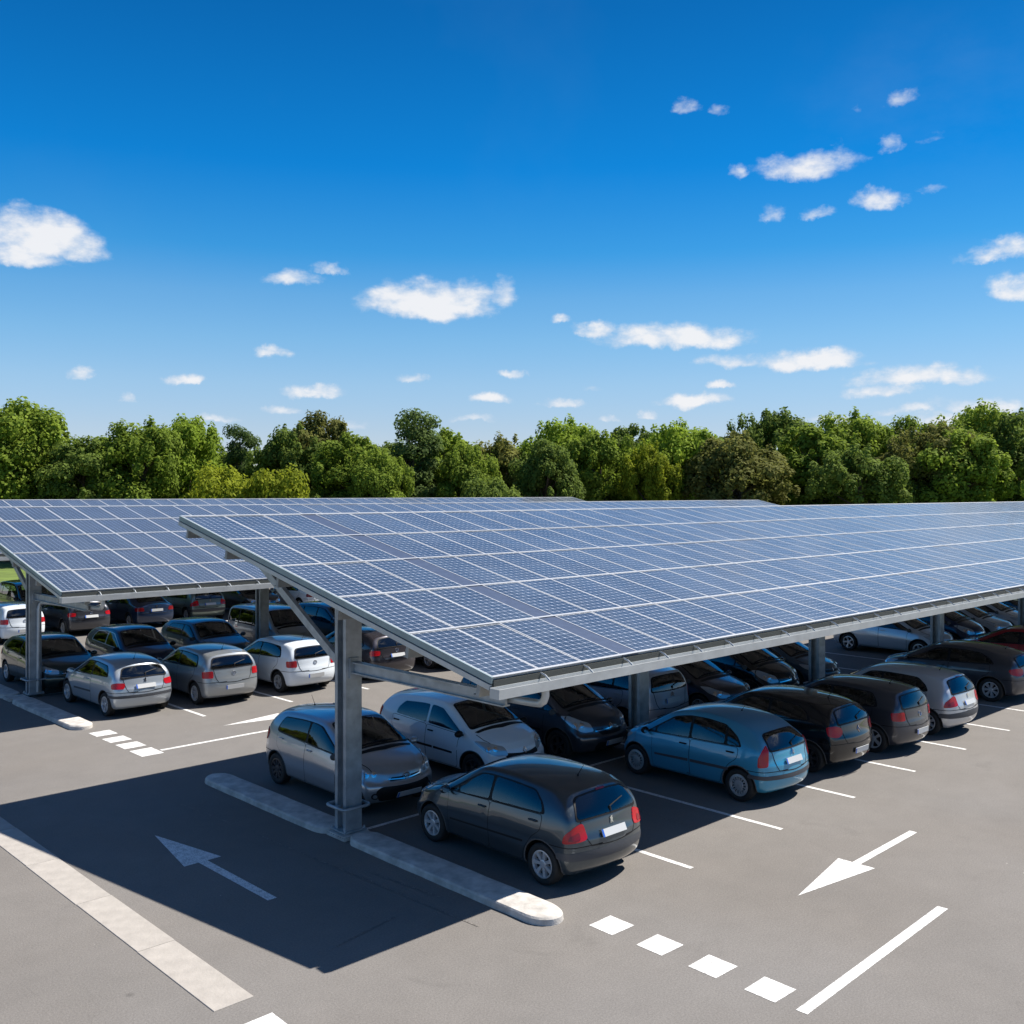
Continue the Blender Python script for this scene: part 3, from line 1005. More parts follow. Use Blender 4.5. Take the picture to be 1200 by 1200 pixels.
# ------------------------------------------------------------------ car kinds
def hatch(**kw):
    S = dict(L=4.03, W=1.75, H=1.47, axles=(-1.33, 1.21), wst=.22, cowl=.98,
             top=[(-1.66, 1.36), (-1.2, 1.43), (-.6, 1.465), (-.1, 1.47), (.22, 1.435), (.98, 1.0), (1.45, .90), (1.85, .77), (2.0, .70)],
             belt=[(-2, 1.02), (-1.2, .985), (0, .945), (1.0, .90), (2, .7)],
             rearx=[.14, .05, 0, .035, .085, .12, .22, .36],
             frontx=[.16, .06, 0, .01, .07, .12, .16, .22],
             doors5=True, xB=-.18, xC=-1.33, nq=0, wr=.305, trans=0)
    S.update(kw)
    top, belt = S['top'], S['belt']
    wst, cowl = S['wst'], S['cowl']
    ra, fa = S['axles']
    g = S.get('dlotop', .125)
    T = lambda x: interp(top, x) - g
    B = lambda x: interp(belt, x) + .03
    xA0 = cowl - S.get('a0', .16); xA1 = wst - S.get('a1', .06)
    xB, xC = S['xB'], S['xC']
    cs = S.get('cslant', .22)
    def span(a, b, n=5): return [(lerp(a, b, t/n), T(lerp(a, b, t/n))) for t in range(n+1)]
    up = span(xA1, xC+cs, 6)
    S.setdefault('dlo', [(xA0, B(xA0)), *up, (xC+cs*.3, lerp(B(xC), T(xC+cs), .5)), (xC, B(xC))])
    def pane(xf0, xf1, xr0, xr1, e=.02):
        """front edge from (xf0 at the belt) to (xf1 at the roof); rear edge likewise"""
        return [(xf0, B(xf0)+e), *[(x, z-e) for x, z in span(xf1, xr1, 3)], (xr0, B(xr0)+e)]
    gl = [pane(xA0-.06, xA1-.04, xB+.03, xB+.03)]
    if S.get('tri'):          # small fixed pane ahead of the door glass
        t = S['tri']
        gl = [[(xA0-.05, B(xA0)+.02), (lerp(xA0, xA1, t), lerp(B(xA0), T(xA1), t)-.03), (lerp(xA0, xA1, t), B(xA0)+.02)],
              [(lerp(xA0, xA1, t)-.04, B(xA0)+.02), (lerp(xA0, xA1, t)-.04, lerp(B(xA0), T(xA1), t)-.01), *[(x, z-.02) for x, z in span(xA1-.04, xB+.03, 3)], (xB+.03, B(xB)+.02)]]
    if S['doors5']:
        xq = S.get('xQ')
        if xq:
            gl.append(pane(xB-.03, xB-.03, xq+.03, xq+.05))
            gl.append([(xq-.03, B(xq)+.02), (xq-.01, T(xq)-.02), (xC+cs, T(xC+cs)-.02), (xC+cs*.4+.02, lerp(B(xC), T(xC+cs), .5)), (xC+.05, B(xC)+.02)])
        else:
            gl.append([(xB-.03, B(xB)+.02), *[(x, z-.02) for x, z in span(xB-.03, xC+cs, 3)], (xC+cs*.3+.03, lerp(B(xC), T(xC+cs), .5)), (xC+.06, B(xC)+.02)])
    else:
        gl.append([(xB-.03, B(xB)+.02), *[(x, z-.02) for x, z in span(xB-.03, xC+cs, 3)], (xC+cs*.3+.03, lerp(B(xC), T(xC+cs), .5)), (xC+.06, B(xC)+.02)])
    S.setdefault('sideglass', gl)
    zs = .27
    dT = lambda x: B(x) - .012
    xf = fa - .44
    wr = S['wr']
    xd0 = S.get('xD', ra + .30)
    if S['doors5']:
        S.setdefault('doors', [[(xf, .34), (xf+.02, dT(xf)-.06), (xA0+.02, dT(xA0)), (xB, dT(xB)), (xB, zs), (xf-.04, zs)],
                               [(xB-.015, zs), (xB-.015, dT(xB)), (ra+.02, dT(ra)), (ra+.03, .80), (ra+.20, .68), (ra+.37, .46), (ra+.42, zs)]])
        S.setdefault('handles', [(xB+.15, dT(xB)-.10), (ra+.18, dT(ra)-.10)])
    else:
        xB2 = xB
        S.setdefault('doors', [[(xf, .34), (xf+.02, dT(xf)-.06), (xA0+.02, dT(xA0)), (xB2, dT(xB2)), (xB2-.03, .6), (xB2, zs), (xf-.04, zs)]])
        S.setdefault('handles', [(xB2+.16, dT(xB2)-.11)])
    wz0, wz1 = interp(top, cowl), interp(top, wst)
    S.setdefault('ws', ((cowl-.05, wz0+.015), (wst+.05, wz1-.01), S['W']/2*.80, S['W']/2*.645))
    rx, rz = -S['L']/2 + S['rearx'][7], interp(top, -S['L']/2+S['rearx'][7])
    bx, bz = -S['L']/2 + S['rearx'][5], interp(belt, -S['L'])
    S.setdefault('rw', ((bx, bz+.015), (rx, rz-.075), S['W']/2*.76, S['W']/2*.62))
    S.setdefault('tail', dict(poly=[(-.12, .72), (.16, .70), (.20, .95), (.02, .93)]))
    S.setdefault('head', dict(poly=[(-.20, .60), (.12, .66), (.24, .78), (-.16, .70)]))
    S.setdefault('mirror', (xA0-.03, B(xA0)+.0))
    S.setdefault('plates', (.77, .38))
    S.setdefault('emblem', (.92, .66))
    S.setdefault('ant', (-S['L']/2+.75, .22))
    S.setdefault('extras', [])
    return S

def gapline(pts, w=.012): return offset_line(pts, w)

def common_extras(S, bumper='paint', grille=True, strip=None):
    L, W = S['L'], S['W']
    ra, fa = S['axles']
    top = S['top']; cowl = S['cowl']
    E = []
    # bonnet shut line, tailgate shut lines, bumper seams
    hx0, hx1 = cowl+.10, L/2-.34
    hw = W/2*.80
    for s in (-1, 1):
        E.append(('bonnet_joint', 'top', gapline([(hx0, s*hw), (lerp(hx0, hx1, .5), s*hw*.98), (hx1, s*hw*.86)]), .0035, 'trim', 0))
    E.append(('cowl_panel', 'top', [(cowl+.02, -hw*.95), (cowl+.08, -hw*.9), (cowl+.14, 0), (cowl+.08, hw*.9), (cowl+.02, hw*.95), (cowl+.06, 0)], .005, 'trim', 0))
    tw = W/2*.74
    bz = S.get('bumpz', .64)
    E.append(('tailgate_joint', 'rear', gapline([(-tw*.92, interp(S['belt'], -L)+.02), (-tw*.80, bz+.1), (-tw*.70, bz+.005), (0, bz-.02), (tw*.70, bz+.005), (tw*.80, bz+.1), (tw*.92, interp(S['belt'], -L)+.02)], .014), .0035, 'trim', 0))
    E.append(('bumper_joint', 'rc70', gapline([(-.34, bz+.01), (.35, bz+.0)], .012), .0035, 'trim', 0))
    if grille:
        E.append(('grille', 'front', [(-.40, .235), (.40, .235), (.46, .34), (.42, .44), (-.42, .44), (-.46, .34)], .006, 'trim', .04))
        E.append(('grille', 'front', [(-.30, .585), (.30, .585), (.36, .655), (-.36, .655)], .006, 'trim', .02))
    return E

SPECS = {}
# five-door supermini with the long raked nose (the dark grey one in front)
S = hatch(tri=.36, cslant=.30, xC=-1.36, rim=('spoke', 7), emb='beast',
          tail=dict(poly=[(-.20, .74), (-.10, .72), (.17, .70), (.13, .83), (-.02, .93), (-.12, .97)], r=.05, ang=50, inner=[(-.10, .75), (.08, .74), (.05, .80), (-.07, .85)]),
          head=dict(poly=[(-.16, .60), (.10, .66), (.42, .86), (.30, .87), (-.08, .74)], r=.05, ang=50))
S['extras'] = common_extras(S) + [
    ('bumper_strip', 'rc45', [(-.75, .44), (.26, .46), (.26, .56), (-.75, .60)], .006, 'greytrim', .03),
    ('brake_lamp', 'rear', [(-.10, 1.315), (.10, 1.315), (.09, 1.34), (-.09, 1.34)], .014, 'darkred', .005),
    ('side_strip', 'side', [(-.95, .55), (.72, .50), (.72, .525), (-.95, .58)], .008, 'trim', 0)]
SPECS['raked'] = S

# small wedge-shaped five-door (the silver one behind the first post)
S = hatch(L=3.88, W=1.70, H=1.50, axles=(-1.27, 1.24), wst=.22, cowl=1.08, xC=-1.30, cslant=.14, xB=-.22,
          top=[(-1.62, 1.39), (-1.1, 1.46), (-.5, 1.495), (-.1, 1.50), (.22, 1.46), (1.08, 1.02), (1.45, .93), (1.80, .80), (1.94, .72)],
          belt=[(-2, 1.06), (-1.2, 1.01), (0, .95), (1.0, .90), (2, .7)], rim=('spoke', 9), emb='oval',
          tail=dict(poly=[(-.08, .84), (.16, .82), (.22, .98), (.12, 1.06), (-.02, 1.04)], ang=52),
          head=dict(poly=[(-.26, .575), (-.05, .60), (.22, .70), (.50, .88), (.36, .88), (.0, .74), (-.28, .67)], r=.05, ang=42),
          rimmat='darkrim')
S['extras'] = common_extras(S, grille=False) + [
    ('grille', 'front', [(-.50, .26), (.50, .26), (.60, .44), (.50, .53), (-.50, .53), (-.60, .44)], .006, 'trim', .05),
    ('grille', 'front', [(-.34, .60), (.34, .60), (.30, .66), (-.30, .66)], .007, 'trim', .02),
    ('grille_bar', 'front', gapline([(-.36, .635), (0, .615), (.36, .635)], .018), .012, 'chrome', 0),
    ('fog_lamp', 'fc35', [(-.02+.07*cos(t*pi/6), .36+.06*sin(t*pi/6)) for t in range(12)], .007, 'trim', 0),
    ('fog_lamp', 'fc35', [(-.02+.04*cos(t*pi/6), .36+.035*sin(t*pi/6)) for t in range(12)], .012, 'clear', 0)]
SPECS['wedge'] = S

# rounded white five-door with black side strips
S = hatch(L=4.03, W=1.72, H=1.50, axles=(-1.28, 1.29), wst=.36, cowl=1.16, xC=-1.22, cslant=.26, xB=-.12, dlomat='paintdlo',
          top=[(-1.64, 1.36), (-1.2, 1.43), (-.5, 1.49), (0, 1.50), (.36, 1.46), (1.16, 1.02), (1.5, .94), (1.86, .80), (2.02, .70)],
          belt=[(-2, 1.04), (-1.2, .99), (0, .945), (1.0, .90), (2, .7)], rim=('spoke', 6), emb='diamond', mirmat='trim', handlemat='trim', rimmat='darkrim',
          tail=dict(poly=[(-.06, .80), (.14, .78), (.18, 1.08), (.06, 1.12), (-.02, .98)], ang=52),
          head=dict(poly=[(-.24, .60), (.0, .60), (.26, .72), (.46, .86), (.24, .86), (-.16, .76)], r=.07, ang=42))
S['extras'] = common_extras(S, grille=False) + [
    ('grille', 'front', [(-.46, .25), (.46, .25), (.50, .38), (-.50, .38)], .006, 'trim', .04),
    ('grille', 'front', [(-.40, .56), (.40, .56), (.50, .66), (.10, .63), (-.10, .63), (-.50, .66)], .006, 'trim', .02),
    ('side_strip', 'side', [(-.85, .53), (.10, .53), (.10, .575), (-.85, .575)], .008, 'trim', .01),
    ('side_strip', 'side', [(.14, .53), (.72, .525), (.72, .565), (.14, .575)], .008, 'trim', .01)]
SPECS['rounded'] = S

# bubble-roofed five-door (the blue one)
S = hatch(L=3.85, W=1.67, H=1.52, axles=(-1.22, 1.24), wst=.42, cowl=1.13, xC=-1.28, cslant=.42, xB=-.10, xQ=-.92, tri=.34,
          top=[(-1.62, 1.22), (-1.3, 1.37), (-.9, 1.47), (-.45, 1.515), (0, 1.51), (.42, 1.42), (1.13, 1.02), (1.5, .94), (1.78, .80), (1.93, .68)],
          belt=[(-2, 1.00), (-1.2, .97), (0, .935), (1.0, .91), (2, .7)], rearx=[.10, .02, 0, .03, .07, .10, .18, .30], roofedge=.35, shoulder=.25, flank=.15,
          plan=[.84, .955, 1, 1, 1, 1, 1, 1, .995, .985, .96, .90, .72], rim=('cap', 15), emb='chevron', handlemat='trim', mirmat='trim', zbot=.20,
          tail=dict(poly=[(-.02, .72), (.17, .70), (.16, .86), (.09, 1.00), (.02, 1.10), (-.03, 1.00)], r=.04, ang=52),
          head=dict(poly=[(-.20, .64), (.02, .64), (.22, .72), (.34, .82), (.10, .84), (-.18, .76)], r=.08, ang=42), ant=(-.75, .12), bumpz=.62)
S['rw'] = ((-1.80, 1.00), (-1.58, 1.30), .63, .50)
S['extras'] = common_extras(S) + [
    ('bumper_strip', 'rc45', [(-.70, .475), (.34, .485), (.34, .555), (-.70, .555)], .010, 'greytrim', .02),
    ('side_strip', 'side', [(-1.0, .545), (-.13, .535), (-.13, .59), (-1.0, .60)], .008, 'greytrim', .01),
    ('side_strip', 'side', [(-.08, .535), (.74, .52), (.74, .56), (-.08, .59)], .008, 'greytrim', .01)]
SPECS['bubble'] = S

# tall people carrier
S = hatch(L=4.38, W=1.80, H=1.64, axles=(-1.36, 1.33), wst=.42, cowl=1.42, xC=-1.62, cslant=.16, xB=-.10, xQ=-1.02, tri=.42, wr=.325,
          top=[(-1.98, 1.50), (-1.3, 1.60), (-.6, 1.635), (0, 1.64), (.42, 1.58), (1.42, 1.08), (1.7, .99), (2.0, .86), (2.18, .76)],
          belt=[(-2.2, 1.10), (-1.2, 1.05), (0, 1.0), (1.3, .96), (2, .75)], rearx=[.12, .04, 0, .03, .06, .08, .14, .24], rim=('spoke', 5), emb='chevron',
          tail=dict(poly=[(-.02, .84), (.15, .82), (.16, 1.10), (.03, 1.12)], r=.05, ang=50),
          head=dict(poly=[(-.20, .66), (.02, .64), (.30, .76), (.52, .95), (.34, .96), (-.10, .82)], r=.06, ang=42), plates=(.86, .42), emblem=(1.0, .74), bumpz=.70, rimmat='darkrim')
S['extras'] = common_extras(S) + [
    ('grille_bar', 'front', gapline([(-.42, .66), (0, .70), (.42, .66)], .022), .014, 'chrome', 0),
    ('side_strip', 'side', [(-.95, .60), (.85, .56), (.85, .60), (-.95, .65)], .008, 'trim', 0)]
SPECS['tall'] = S

# compact five-door
S = hatch(L=4.24, W=1.77, H=1.47, axles=(-1.32, 1.29), wst=.26, cowl=1.16, xC=-1.46, cslant=.30, xB=-.16, wr=.315,
          top=[(-1.76, 1.34), (-1.2, 1.43), (-.6, 1.465), (-.1, 1.47), (.26, 1.435), (1.16, 1.0), (1.55, .92), (1.92, .80), (2.10, .70)],
          belt=[(-2.1, 1.04), (-1.2, .98), (0, .94), (1.0, .90), (2.1, .7)], rim=('spoke', 5), emb='ring',
          tail=dict(poly=[(-.12, .80), (.17, .78), (.19, .92), (.06, .95), (-.12, .93)], r=.04, ang=50),
          head=dict(poly=[(-.22, .60), (.02, .60), (.30, .70), (.44, .80), (.20, .81), (-.20, .70)], r=.05, ang=42))
S['extras'] = common_extras(S) + [('grille_bar', 'front', gapline([(-.34, .62), (.34, .62)], .014), .012, 'chrome', 0)]
SPECS['compact'] = S

# compact with ten-spoke rims and arched roof
S = hatch(L=4.27, W=1.77, H=1.46, axles=(-1.30, 1.31), wst=.30, cowl=1.20, xC=-1.40, cslant=.42, xB=-.14, wr=.325,
          top=[(-1.78, 1.28), (-1.2, 1.40), (-.6, 1.455), (-.1, 1.46), (.30, 1.42), (1.20, .99), (1.6, .91), (1.95, .79), (2.12, .69)],
          belt=[(-2.1, 1.05), (-1.2, .98), (0, .94), (1.0, .90), (2.1, .7)], rim=('twin', 7), emb='chevron',
          tail=dict(poly=[(-.20, .80), (-.06, .76), (.17, .80), (.22, .92), (.06, .97), (-.18, .95)], r=.05, ang=50),
          head=dict(poly=[(-.22, .60), (.02, .60), (.34, .72), (.52, .86), (.30, .85), (-.20, .70)], r=.05, ang=42))
S['extras'] = common_extras(S) + [('brake_lamp', 'rear', [(-.14, 1.22), (.14, 1.22), (.13, 1.25), (-.13, 1.25)], .02, 'darkred', .005)]
SPECS['arched'] = S

# three-door supermini
S = hatch(L=3.83, W=1.66, H=1.43, axles=(-1.22, 1.22), wst=.16, cowl=.98, xC=-1.34, cslant=.26, xB=-.36, doors5=False,
          top=[(-1.58, 1.30), (-1.1, 1.39), (-.5, 1.43), (-.1, 1.43), (.16, 1.39), (.98, .97), (1.4, .88), (1.76, .76), (1.9, .68)],
          belt=[(-2, 1.02), (-1.2, .965), (0, .92), (1.0, .88), (2, .7)], rim=('spoke', 5), emb='beast',
          tail=dict(poly=[(-.14, .74), (.17, .74), (.19, .86), (.06, .90), (-.14, .88)], r=.05, ang=50),
          head=dict(poly=[(-.18, .60), (.04, .62), (.34, .76), (.24, .80), (-.14, .71)], r=.05, ang=42))
S['extras'] = common_extras(S) + [
    ('bumper_strip', 'rc45', [(-.75, .50), (.32, .51), (.32, .575), (-.75, .575)], .010, 'greytrim', .02),
    ('side_strip', 'side', [(-.40, .52), (.68, .49), (.68, .54), (-.40, .57)], .008, 'greytrim', .01)]
SPECS['three_door'] = S

# squarer supermini (silver-green and white ones on the left)
S = hatch(L=3.96, W=1.68, H=1.46, axles=(-1.24, 1.23), wst=.20, cowl=1.02, xC=-1.34, cslant=.18, xB=-.20,
          top=[(-1.70, 1.36), (-1.1, 1.43), (-.5, 1.46), (-.1, 1.46), (.20, 1.42), (1.02, .99), (1.45, .90), (1.82, .78), (1.97, .70)],
          belt=[(-2, 1.01), (-1.2, .97), (0, .93), (1.0, .89), (2, .7)], rearx=[.12, .04, 0, .04, .07, .09, .16, .27], rim=('spoke', 5), emb='ring',
          tail=dict(poly=[(-.12, .76), (.17, .76), (.19, .93), (-.10, .95)], r=.04, ang=50, imat='red'),
          head=dict(poly=[(-.20, .60), (.04, .60), (.30, .70), (.32, .80), (-.14, .74)], r=.05, ang=42), plates=(.50, .38), emblem=(.86, .66))
S['rw'] = ((-1.89, 1.03), (-1.72, 1.29), .64, .55)
S['extras'] = common_extras(S)
SPECS['square'] = S

# black three-door with high lamps
S = dict(SPECS['square']); S = hatch(L=3.99, W=1.72, H=1.48, axles=(-1.28, 1.27), wst=.34, cowl=1.12, xC=-1.30, cslant=.30, xB=-.30, doors5=False,
          top=[(-1.62, 1.34), (-1.2, 1.42), (-.5, 1.475), (0, 1.48), (.34, 1.44), (1.12, 1.01), (1.5, .93), (1.84, .80), (1.99, .70)],
          belt=[(-2, 1.05), (-1.2, 1.0), (0, .945), (1.0, .90), (2, .7)], rim=('spoke', 6), emb='diamond', rimmat='darkrim',
          tail=dict(poly=[(-.14, .84), (-.05, .78), (.17, .80), (.20, .98), (.02, 1.01), (-.12, .96)], r=.06, ang=50), plates=(.48, .38), emblem=(.88, .66))
S['extras'] = common_extras(S) + [('reflector', 'rear', [(-.56, .30), (-.42, .30), (-.42, .34), (-.56, .34)], .008, 'darkred', .005)]
SPECS['high_lamp'] = S

# boxy small van with windows
S = hatch(L=4.10, W=1.72, H=1.72, axles=(-1.30, 1.28), wst=.62, cowl=1.34, xC=-1.78, cslant=.10, xB=-.02, xQ=-.98, wr=.31,
          top=[(-1.92, 1.64), (-1.3, 1.70), (-.6, 1.72), (.2, 1.72), (.62, 1.66), (1.34, 1.12), (1.6, 1.03), (1.86, .90), (2.02, .78)],
          belt=[(-2.2, 1.10), (0, 1.05), (1.3, 1.0), (2, .78)], rearx=[.06, .02, 0, .02, .03, .04, .07, .12], rim=('cap', 9), emb='diamond', gh=[.90, .96, .99, 1.0, .99, .965, .91, .82],
          tail=dict(poly=[(-.02, .80), (.12, .80), (.12, 1.10), (.0, 1.10)], r=.03, ang=50),
          head=dict(poly=[(-.20, .66), (.02, .66), (.26, .80), (.34, .96), (.16, .96), (-.16, .82)], r=.06, ang=42), plates=(.80, .42), emblem=(1.0, .76), bumpz=.66)
S['rw'] = ((-2.0, 1.14), (-1.93, 1.58), .62, .56)
S['extras'] = common_extras(S)
SPECS['boxy'] = S

# saloon
S = hatch(L=4.46, W=1.76, H=1.44, axles=(-1.32, 1.35), wst=.34, cowl=1.26, xC=-1.18, cslant=.36, xB=-.12, wr=.315,
          top=[(-2.16, 1.00), (-1.75, 1.05), (-1.0, 1.36), (-.5, 1.43), (0, 1.44), (.34, 1.40), (1.26, .97), (1.65, .89), (2.02, .78), (2.2, .70)],
          belt=[(-2.2, .98), (-1.2, .96), (0, .92), (1.0, .88), (2.1, .7)], rearx=[.12, .04, 0, .02, .05, .06, .07, .08], rim=('spoke', 5), emb='beast',
          tail=dict(poly=[(-.20, .74), (.18, .74), (.20, .88), (-.16, .90)], r=.04, ang=50, mat='darkred'),
          head=dict(poly=[(-.22, .60), (.02, .60), (.34, .72), (.46, .82), (.20, .80), (-.20, .70)], r=.05, ang=42), ant=(-.9, .2))
S['rw'] = ((-1.72, 1.06), (-1.04, 1.36), .60, .52); S['rwiper'] = False
S['extras'] = common_extras(S)
SPECS['saloon'] = S
# ------------------------------------------------------------------ setting: ground, asphalt, markings, kerbs
def asphalt_mat():
    m, nt, b = nodemat('asphalt')
    N, Lk = nt.nodes, nt.links
    geo = N.new('ShaderNodeNewGeometry')
    def noise(s, d, r=.6, dist=0):
        n = N.new('ShaderNodeTexNoise'); n.inputs['Scale'].default_value = s; n.inputs['Detail'].default_value = d
        n.inputs['Roughness'].default_value = r; n.inputs['Distortion'].default_value = dist
        Lk.new(geo.outputs['Position'], n.inputs['Vector']); return n
    def rng(src, a, b_, c, d):
        r = N.new('ShaderNodeMapRange')
        for k, v in zip(('From Min', 'From Max', 'To Min', 'To Max'), (a, b_, c, d)): r.inputs[k].default_value = v
        Lk.new(src, r.inputs['Value']); return r.outputs[0]
    def mul(a, b_):
        n = N.new('ShaderNodeMath'); n.operation = 'MULTIPLY'; Lk.new(a, n.inputs[0]); Lk.new(b_, n.inputs[1]); return n.outputs[0]
    big = noise(.22, 5, .6, .4); mid = noise(1.6, 6, .65); fine = noise(38, 3, .7); grit = noise(120, 2, .8)
    f = mul(mul(rng(big.outputs['Fac'], .3, .7, .92, 1.07), rng(mid.outputs['Fac'], .3, .7, .94, 1.05)), mul(rng(fine.outputs['Fac'], .25, .75, .80, 1.2), rng(grit.outputs['Fac'], .3, .7, .82, 1.18)))
    # scattered dark oil spots
    vo = N.new('ShaderNodeTexVoronoi'); vo.inputs['Scale'].default_value = .55; Lk.new(geo.outputs['Position'], vo.inputs['Vector'])
    spot = rng(vo.outputs['Distance'], .012, .04, .60, 1.0)
    f = mul(f, spot)
    # pale stone chips
    v2 = N.new('ShaderNodeTexVoronoi'); v2.inputs['Scale'].default_value = 1.3; Lk.new(geo.outputs['Position'], v2.inputs['Vector'])
    chip = rng(v2.outputs['Distance'], .012, .018, 2.2, 1.0)
    f = mul(f, chip)
    # hairline cracks and paving seams
    wv = N.new('ShaderNodeVectorMath'); wv.operation = 'MULTIPLY_ADD'; Lk.new(mid.outputs['Color'], wv.inputs[0]); wv.inputs[1].default_value = (.5, .5, .5); Lk.new(geo.outputs['Position'], wv.inputs[2])
    v3 = N.new('ShaderNodeTexVoronoi'); v3.feature = 'DISTANCE_TO_EDGE'; v3.inputs['Scale'].default_value = .17; Lk.new(wv.outputs[0], v3.inputs['Vector'])
    crk = rng(v3.outputs['Distance'], .001, .003, .96, 1.0)
    f = mul(f, crk)
    # oil and tyre darkening in patches
    oil = noise(.75, 4, .7, .8)
    f = mul(f, rng(oil.outputs['Fac'], .62, .76, 1.0, .86))
    sc = N.new('ShaderNodeVectorMath'); sc.operation = 'SCALE'
    cr = N.new('ShaderNodeValToRGB'); cr.color_ramp.elements[0].color = (.163, .149, .134, 1); cr.color_ramp.elements[1].color = (.164, .155, .146, 1)
    cr.color_ramp.elements[0].position = .35; cr.color_ramp.elements[1].position = .65
    tint = noise(.11, 3)
    Lk.new(tint.outputs['Fac'], cr.inputs[0])
    Lk.new(cr.outputs[0], sc.inputs[0]); Lk.new(f, sc.inputs['Scale'])
    Lk.new(sc.outputs['Vector'], b.inputs['Base Color'])
    b.inputs['Roughness'].default_value = .88
    b.inputs['Specular IOR Level'].default_value = .3
    bp = N.new('ShaderNodeBump'); bp.inputs['Strength'].default_value = .35; bp.inputs['Distance'].default_value = .012
    Lk.new(fine.outputs['Fac'], bp.inputs['Height']); Lk.new(bp.outputs[0], b.inputs['Normal'])
    return m
MAT['asphalt'] = asphalt_mat()
def paint_mat(name, c, wear=.35):
    m, nt, b = nodemat(name)
    N, Lk = nt.nodes, nt.links
    geo = N.new('ShaderNodeNewGeometry')
    n1 = N.new('ShaderNodeTexNoise'); n1.inputs['Scale'].default_value = 9; n1.inputs['Detail'].default_value = 8; n1.inputs['Roughness'].default_value = .75
    n2 = N.new('ShaderNodeTexNoise'); n2.inputs['Scale'].default_value = 55; n2.inputs['Detail'].default_value = 4
    for n in (n1, n2): Lk.new(geo.outputs['Position'], n.inputs['Vector'])
    ad = N.new('ShaderNodeMath'); ad.operation = 'ADD'; Lk.new(n1.outputs['Fac'], ad.inputs[0]); Lk.new(n2.outputs['Fac'], ad.inputs[1])
    cr = N.new('ShaderNodeValToRGB')
    cr.color_ramp.elements[0].position = wear; cr.color_ramp.elements[0].color = (*[x*.45 for x in c], 1)
    cr.color_ramp.elements[1].position = wear+.14; cr.color_ramp.elements[1].color = (*c, 1)
    mr = N.new('ShaderNodeMath'); mr.operation = 'MULTIPLY'; mr.inputs[1].default_value = .5; Lk.new(ad.outputs[0], mr.inputs[0])
    Lk.new(mr.outputs[0], cr.inputs[0]); Lk.new(cr.outputs[0], b.inputs['Base Color'])
    b.inputs['Roughness'].default_value = .7
    return m
MAT['roadpaint'] = paint_mat('road_paint', (.72, .71, .69), .40)
MAT['oldpaint'] = paint_mat('worn_road_paint', (.22, .20, .18), .46)
MAT['grass'] = mat('grass_field', (.10, .145, .022), .9, noise=.35, nscale=.6)

bm = bmesh.new()
# one sheet to the horizon: asphalt lot ringed by grass
def ringrect(bm, a, b, z, mi):
    (x0, x1, y0, y1) = a; (X0, X1, Y0, Y1) = b
    for q in (((X0,Y0),(X1,Y0),(x1,y0),(x0,y0)), ((X1,Y0),(X1,Y1),(x1,y1),(x1,y0)), ((X1,Y1),(X0,Y1),(x0,y1),(x1,y1)), ((X0,Y1),(X0,Y0),(x0,y0),(x0,y1))):
        f = bm.faces.new([bm.verts.new((p[0], p[1], z)) for p in q]); f.material_index = mi
lot = (-60, 62, -60, 60)
ringrect(bm, lot, (-1500, 1500, -1500, 1500), -.02, 0)
tag(finish(bm, 'grass_ground', [MAT['grass']]), kind='structure')
bm = bmesh.new()
box(bm, lot[0], lot[1], lot[2], lot[3], -.3, 0)
tag(finish(bm, 'asphalt', [MAT['asphalt']]), kind='structure')

def marking(name, poly, mt='roadpaint', z=.004, group=None):
    bm = bmesh.new()
    c = Vector((sum(p[0] for p in poly)/len(poly), sum(p[1] for p in poly)/len(poly), z))
    f = bm.faces.new([bm.verts.new((p[0]-c.x, p[1]-c.y, 0)) for p in poly])
    if f.normal.z < 0 or True:
        f.normal_update()
        if f.normal.z < 0: f.normal_flip()
    o = finish(bm, name, [MAT[mt]])
    o.location = c
    tag(o, kind='structure', group=group)
    return o
def line(u0, v0, u1, v1, w=.10, mt='roadpaint', name='stall_line', z=.004):
    a = Vector((u0, v0)); b = Vector((u1, v1)); d = (b-a).normalized(); n = Vector((-d.y, d.x))*w/2
    # slightly uneven edges
    return marking(name, [tuple(a+n), tuple(b+n), tuple(b-n), tuple(a-n)], mt, z)
# stall lines, first and second double row (and beyond)
for k in range(17):
    u = 12.63 + 2.56*k
    line(u, 9.17, u, 14.0); line(u, 14.2, u, 18.9)
line(10.05, 14.08, 54, 14.08, .09)
for k in range(16):
    u = 12.22 + 2.56*k
    line(u, 24.05, u, 29.6); line(u, 29.9, u, 34.6)
line(9.9, 29.75, 54, 29.75, .09)
for k in range(15):
    u = 11.8 + 2.56*k
    line(u, 40.2, u, 45.2); line(u, 45.6, u, 50.4)
# give-way squares
for c in (8.70, 7.90, 7.10, 6.31):
    marking('square_marking', [(9.97, c-.205), (10.41, c-.215), (10.42, c+.21), (9.98, c+.205)])
for c in (9.62, 8.8, 8.0):
    marking('square_marking', [(5.34, c-.205), (5.78, c-.215), (5.79, c+.21), (5.35, c+.205)])
for c, w in ((24.02, .25), (23.22, .25), (22.45, .26), (21.62, .33)):
    marking('square_marking', [(9.36, c-w), (9.86, c-w), (9.86, c+w), (9.36, c+w)])
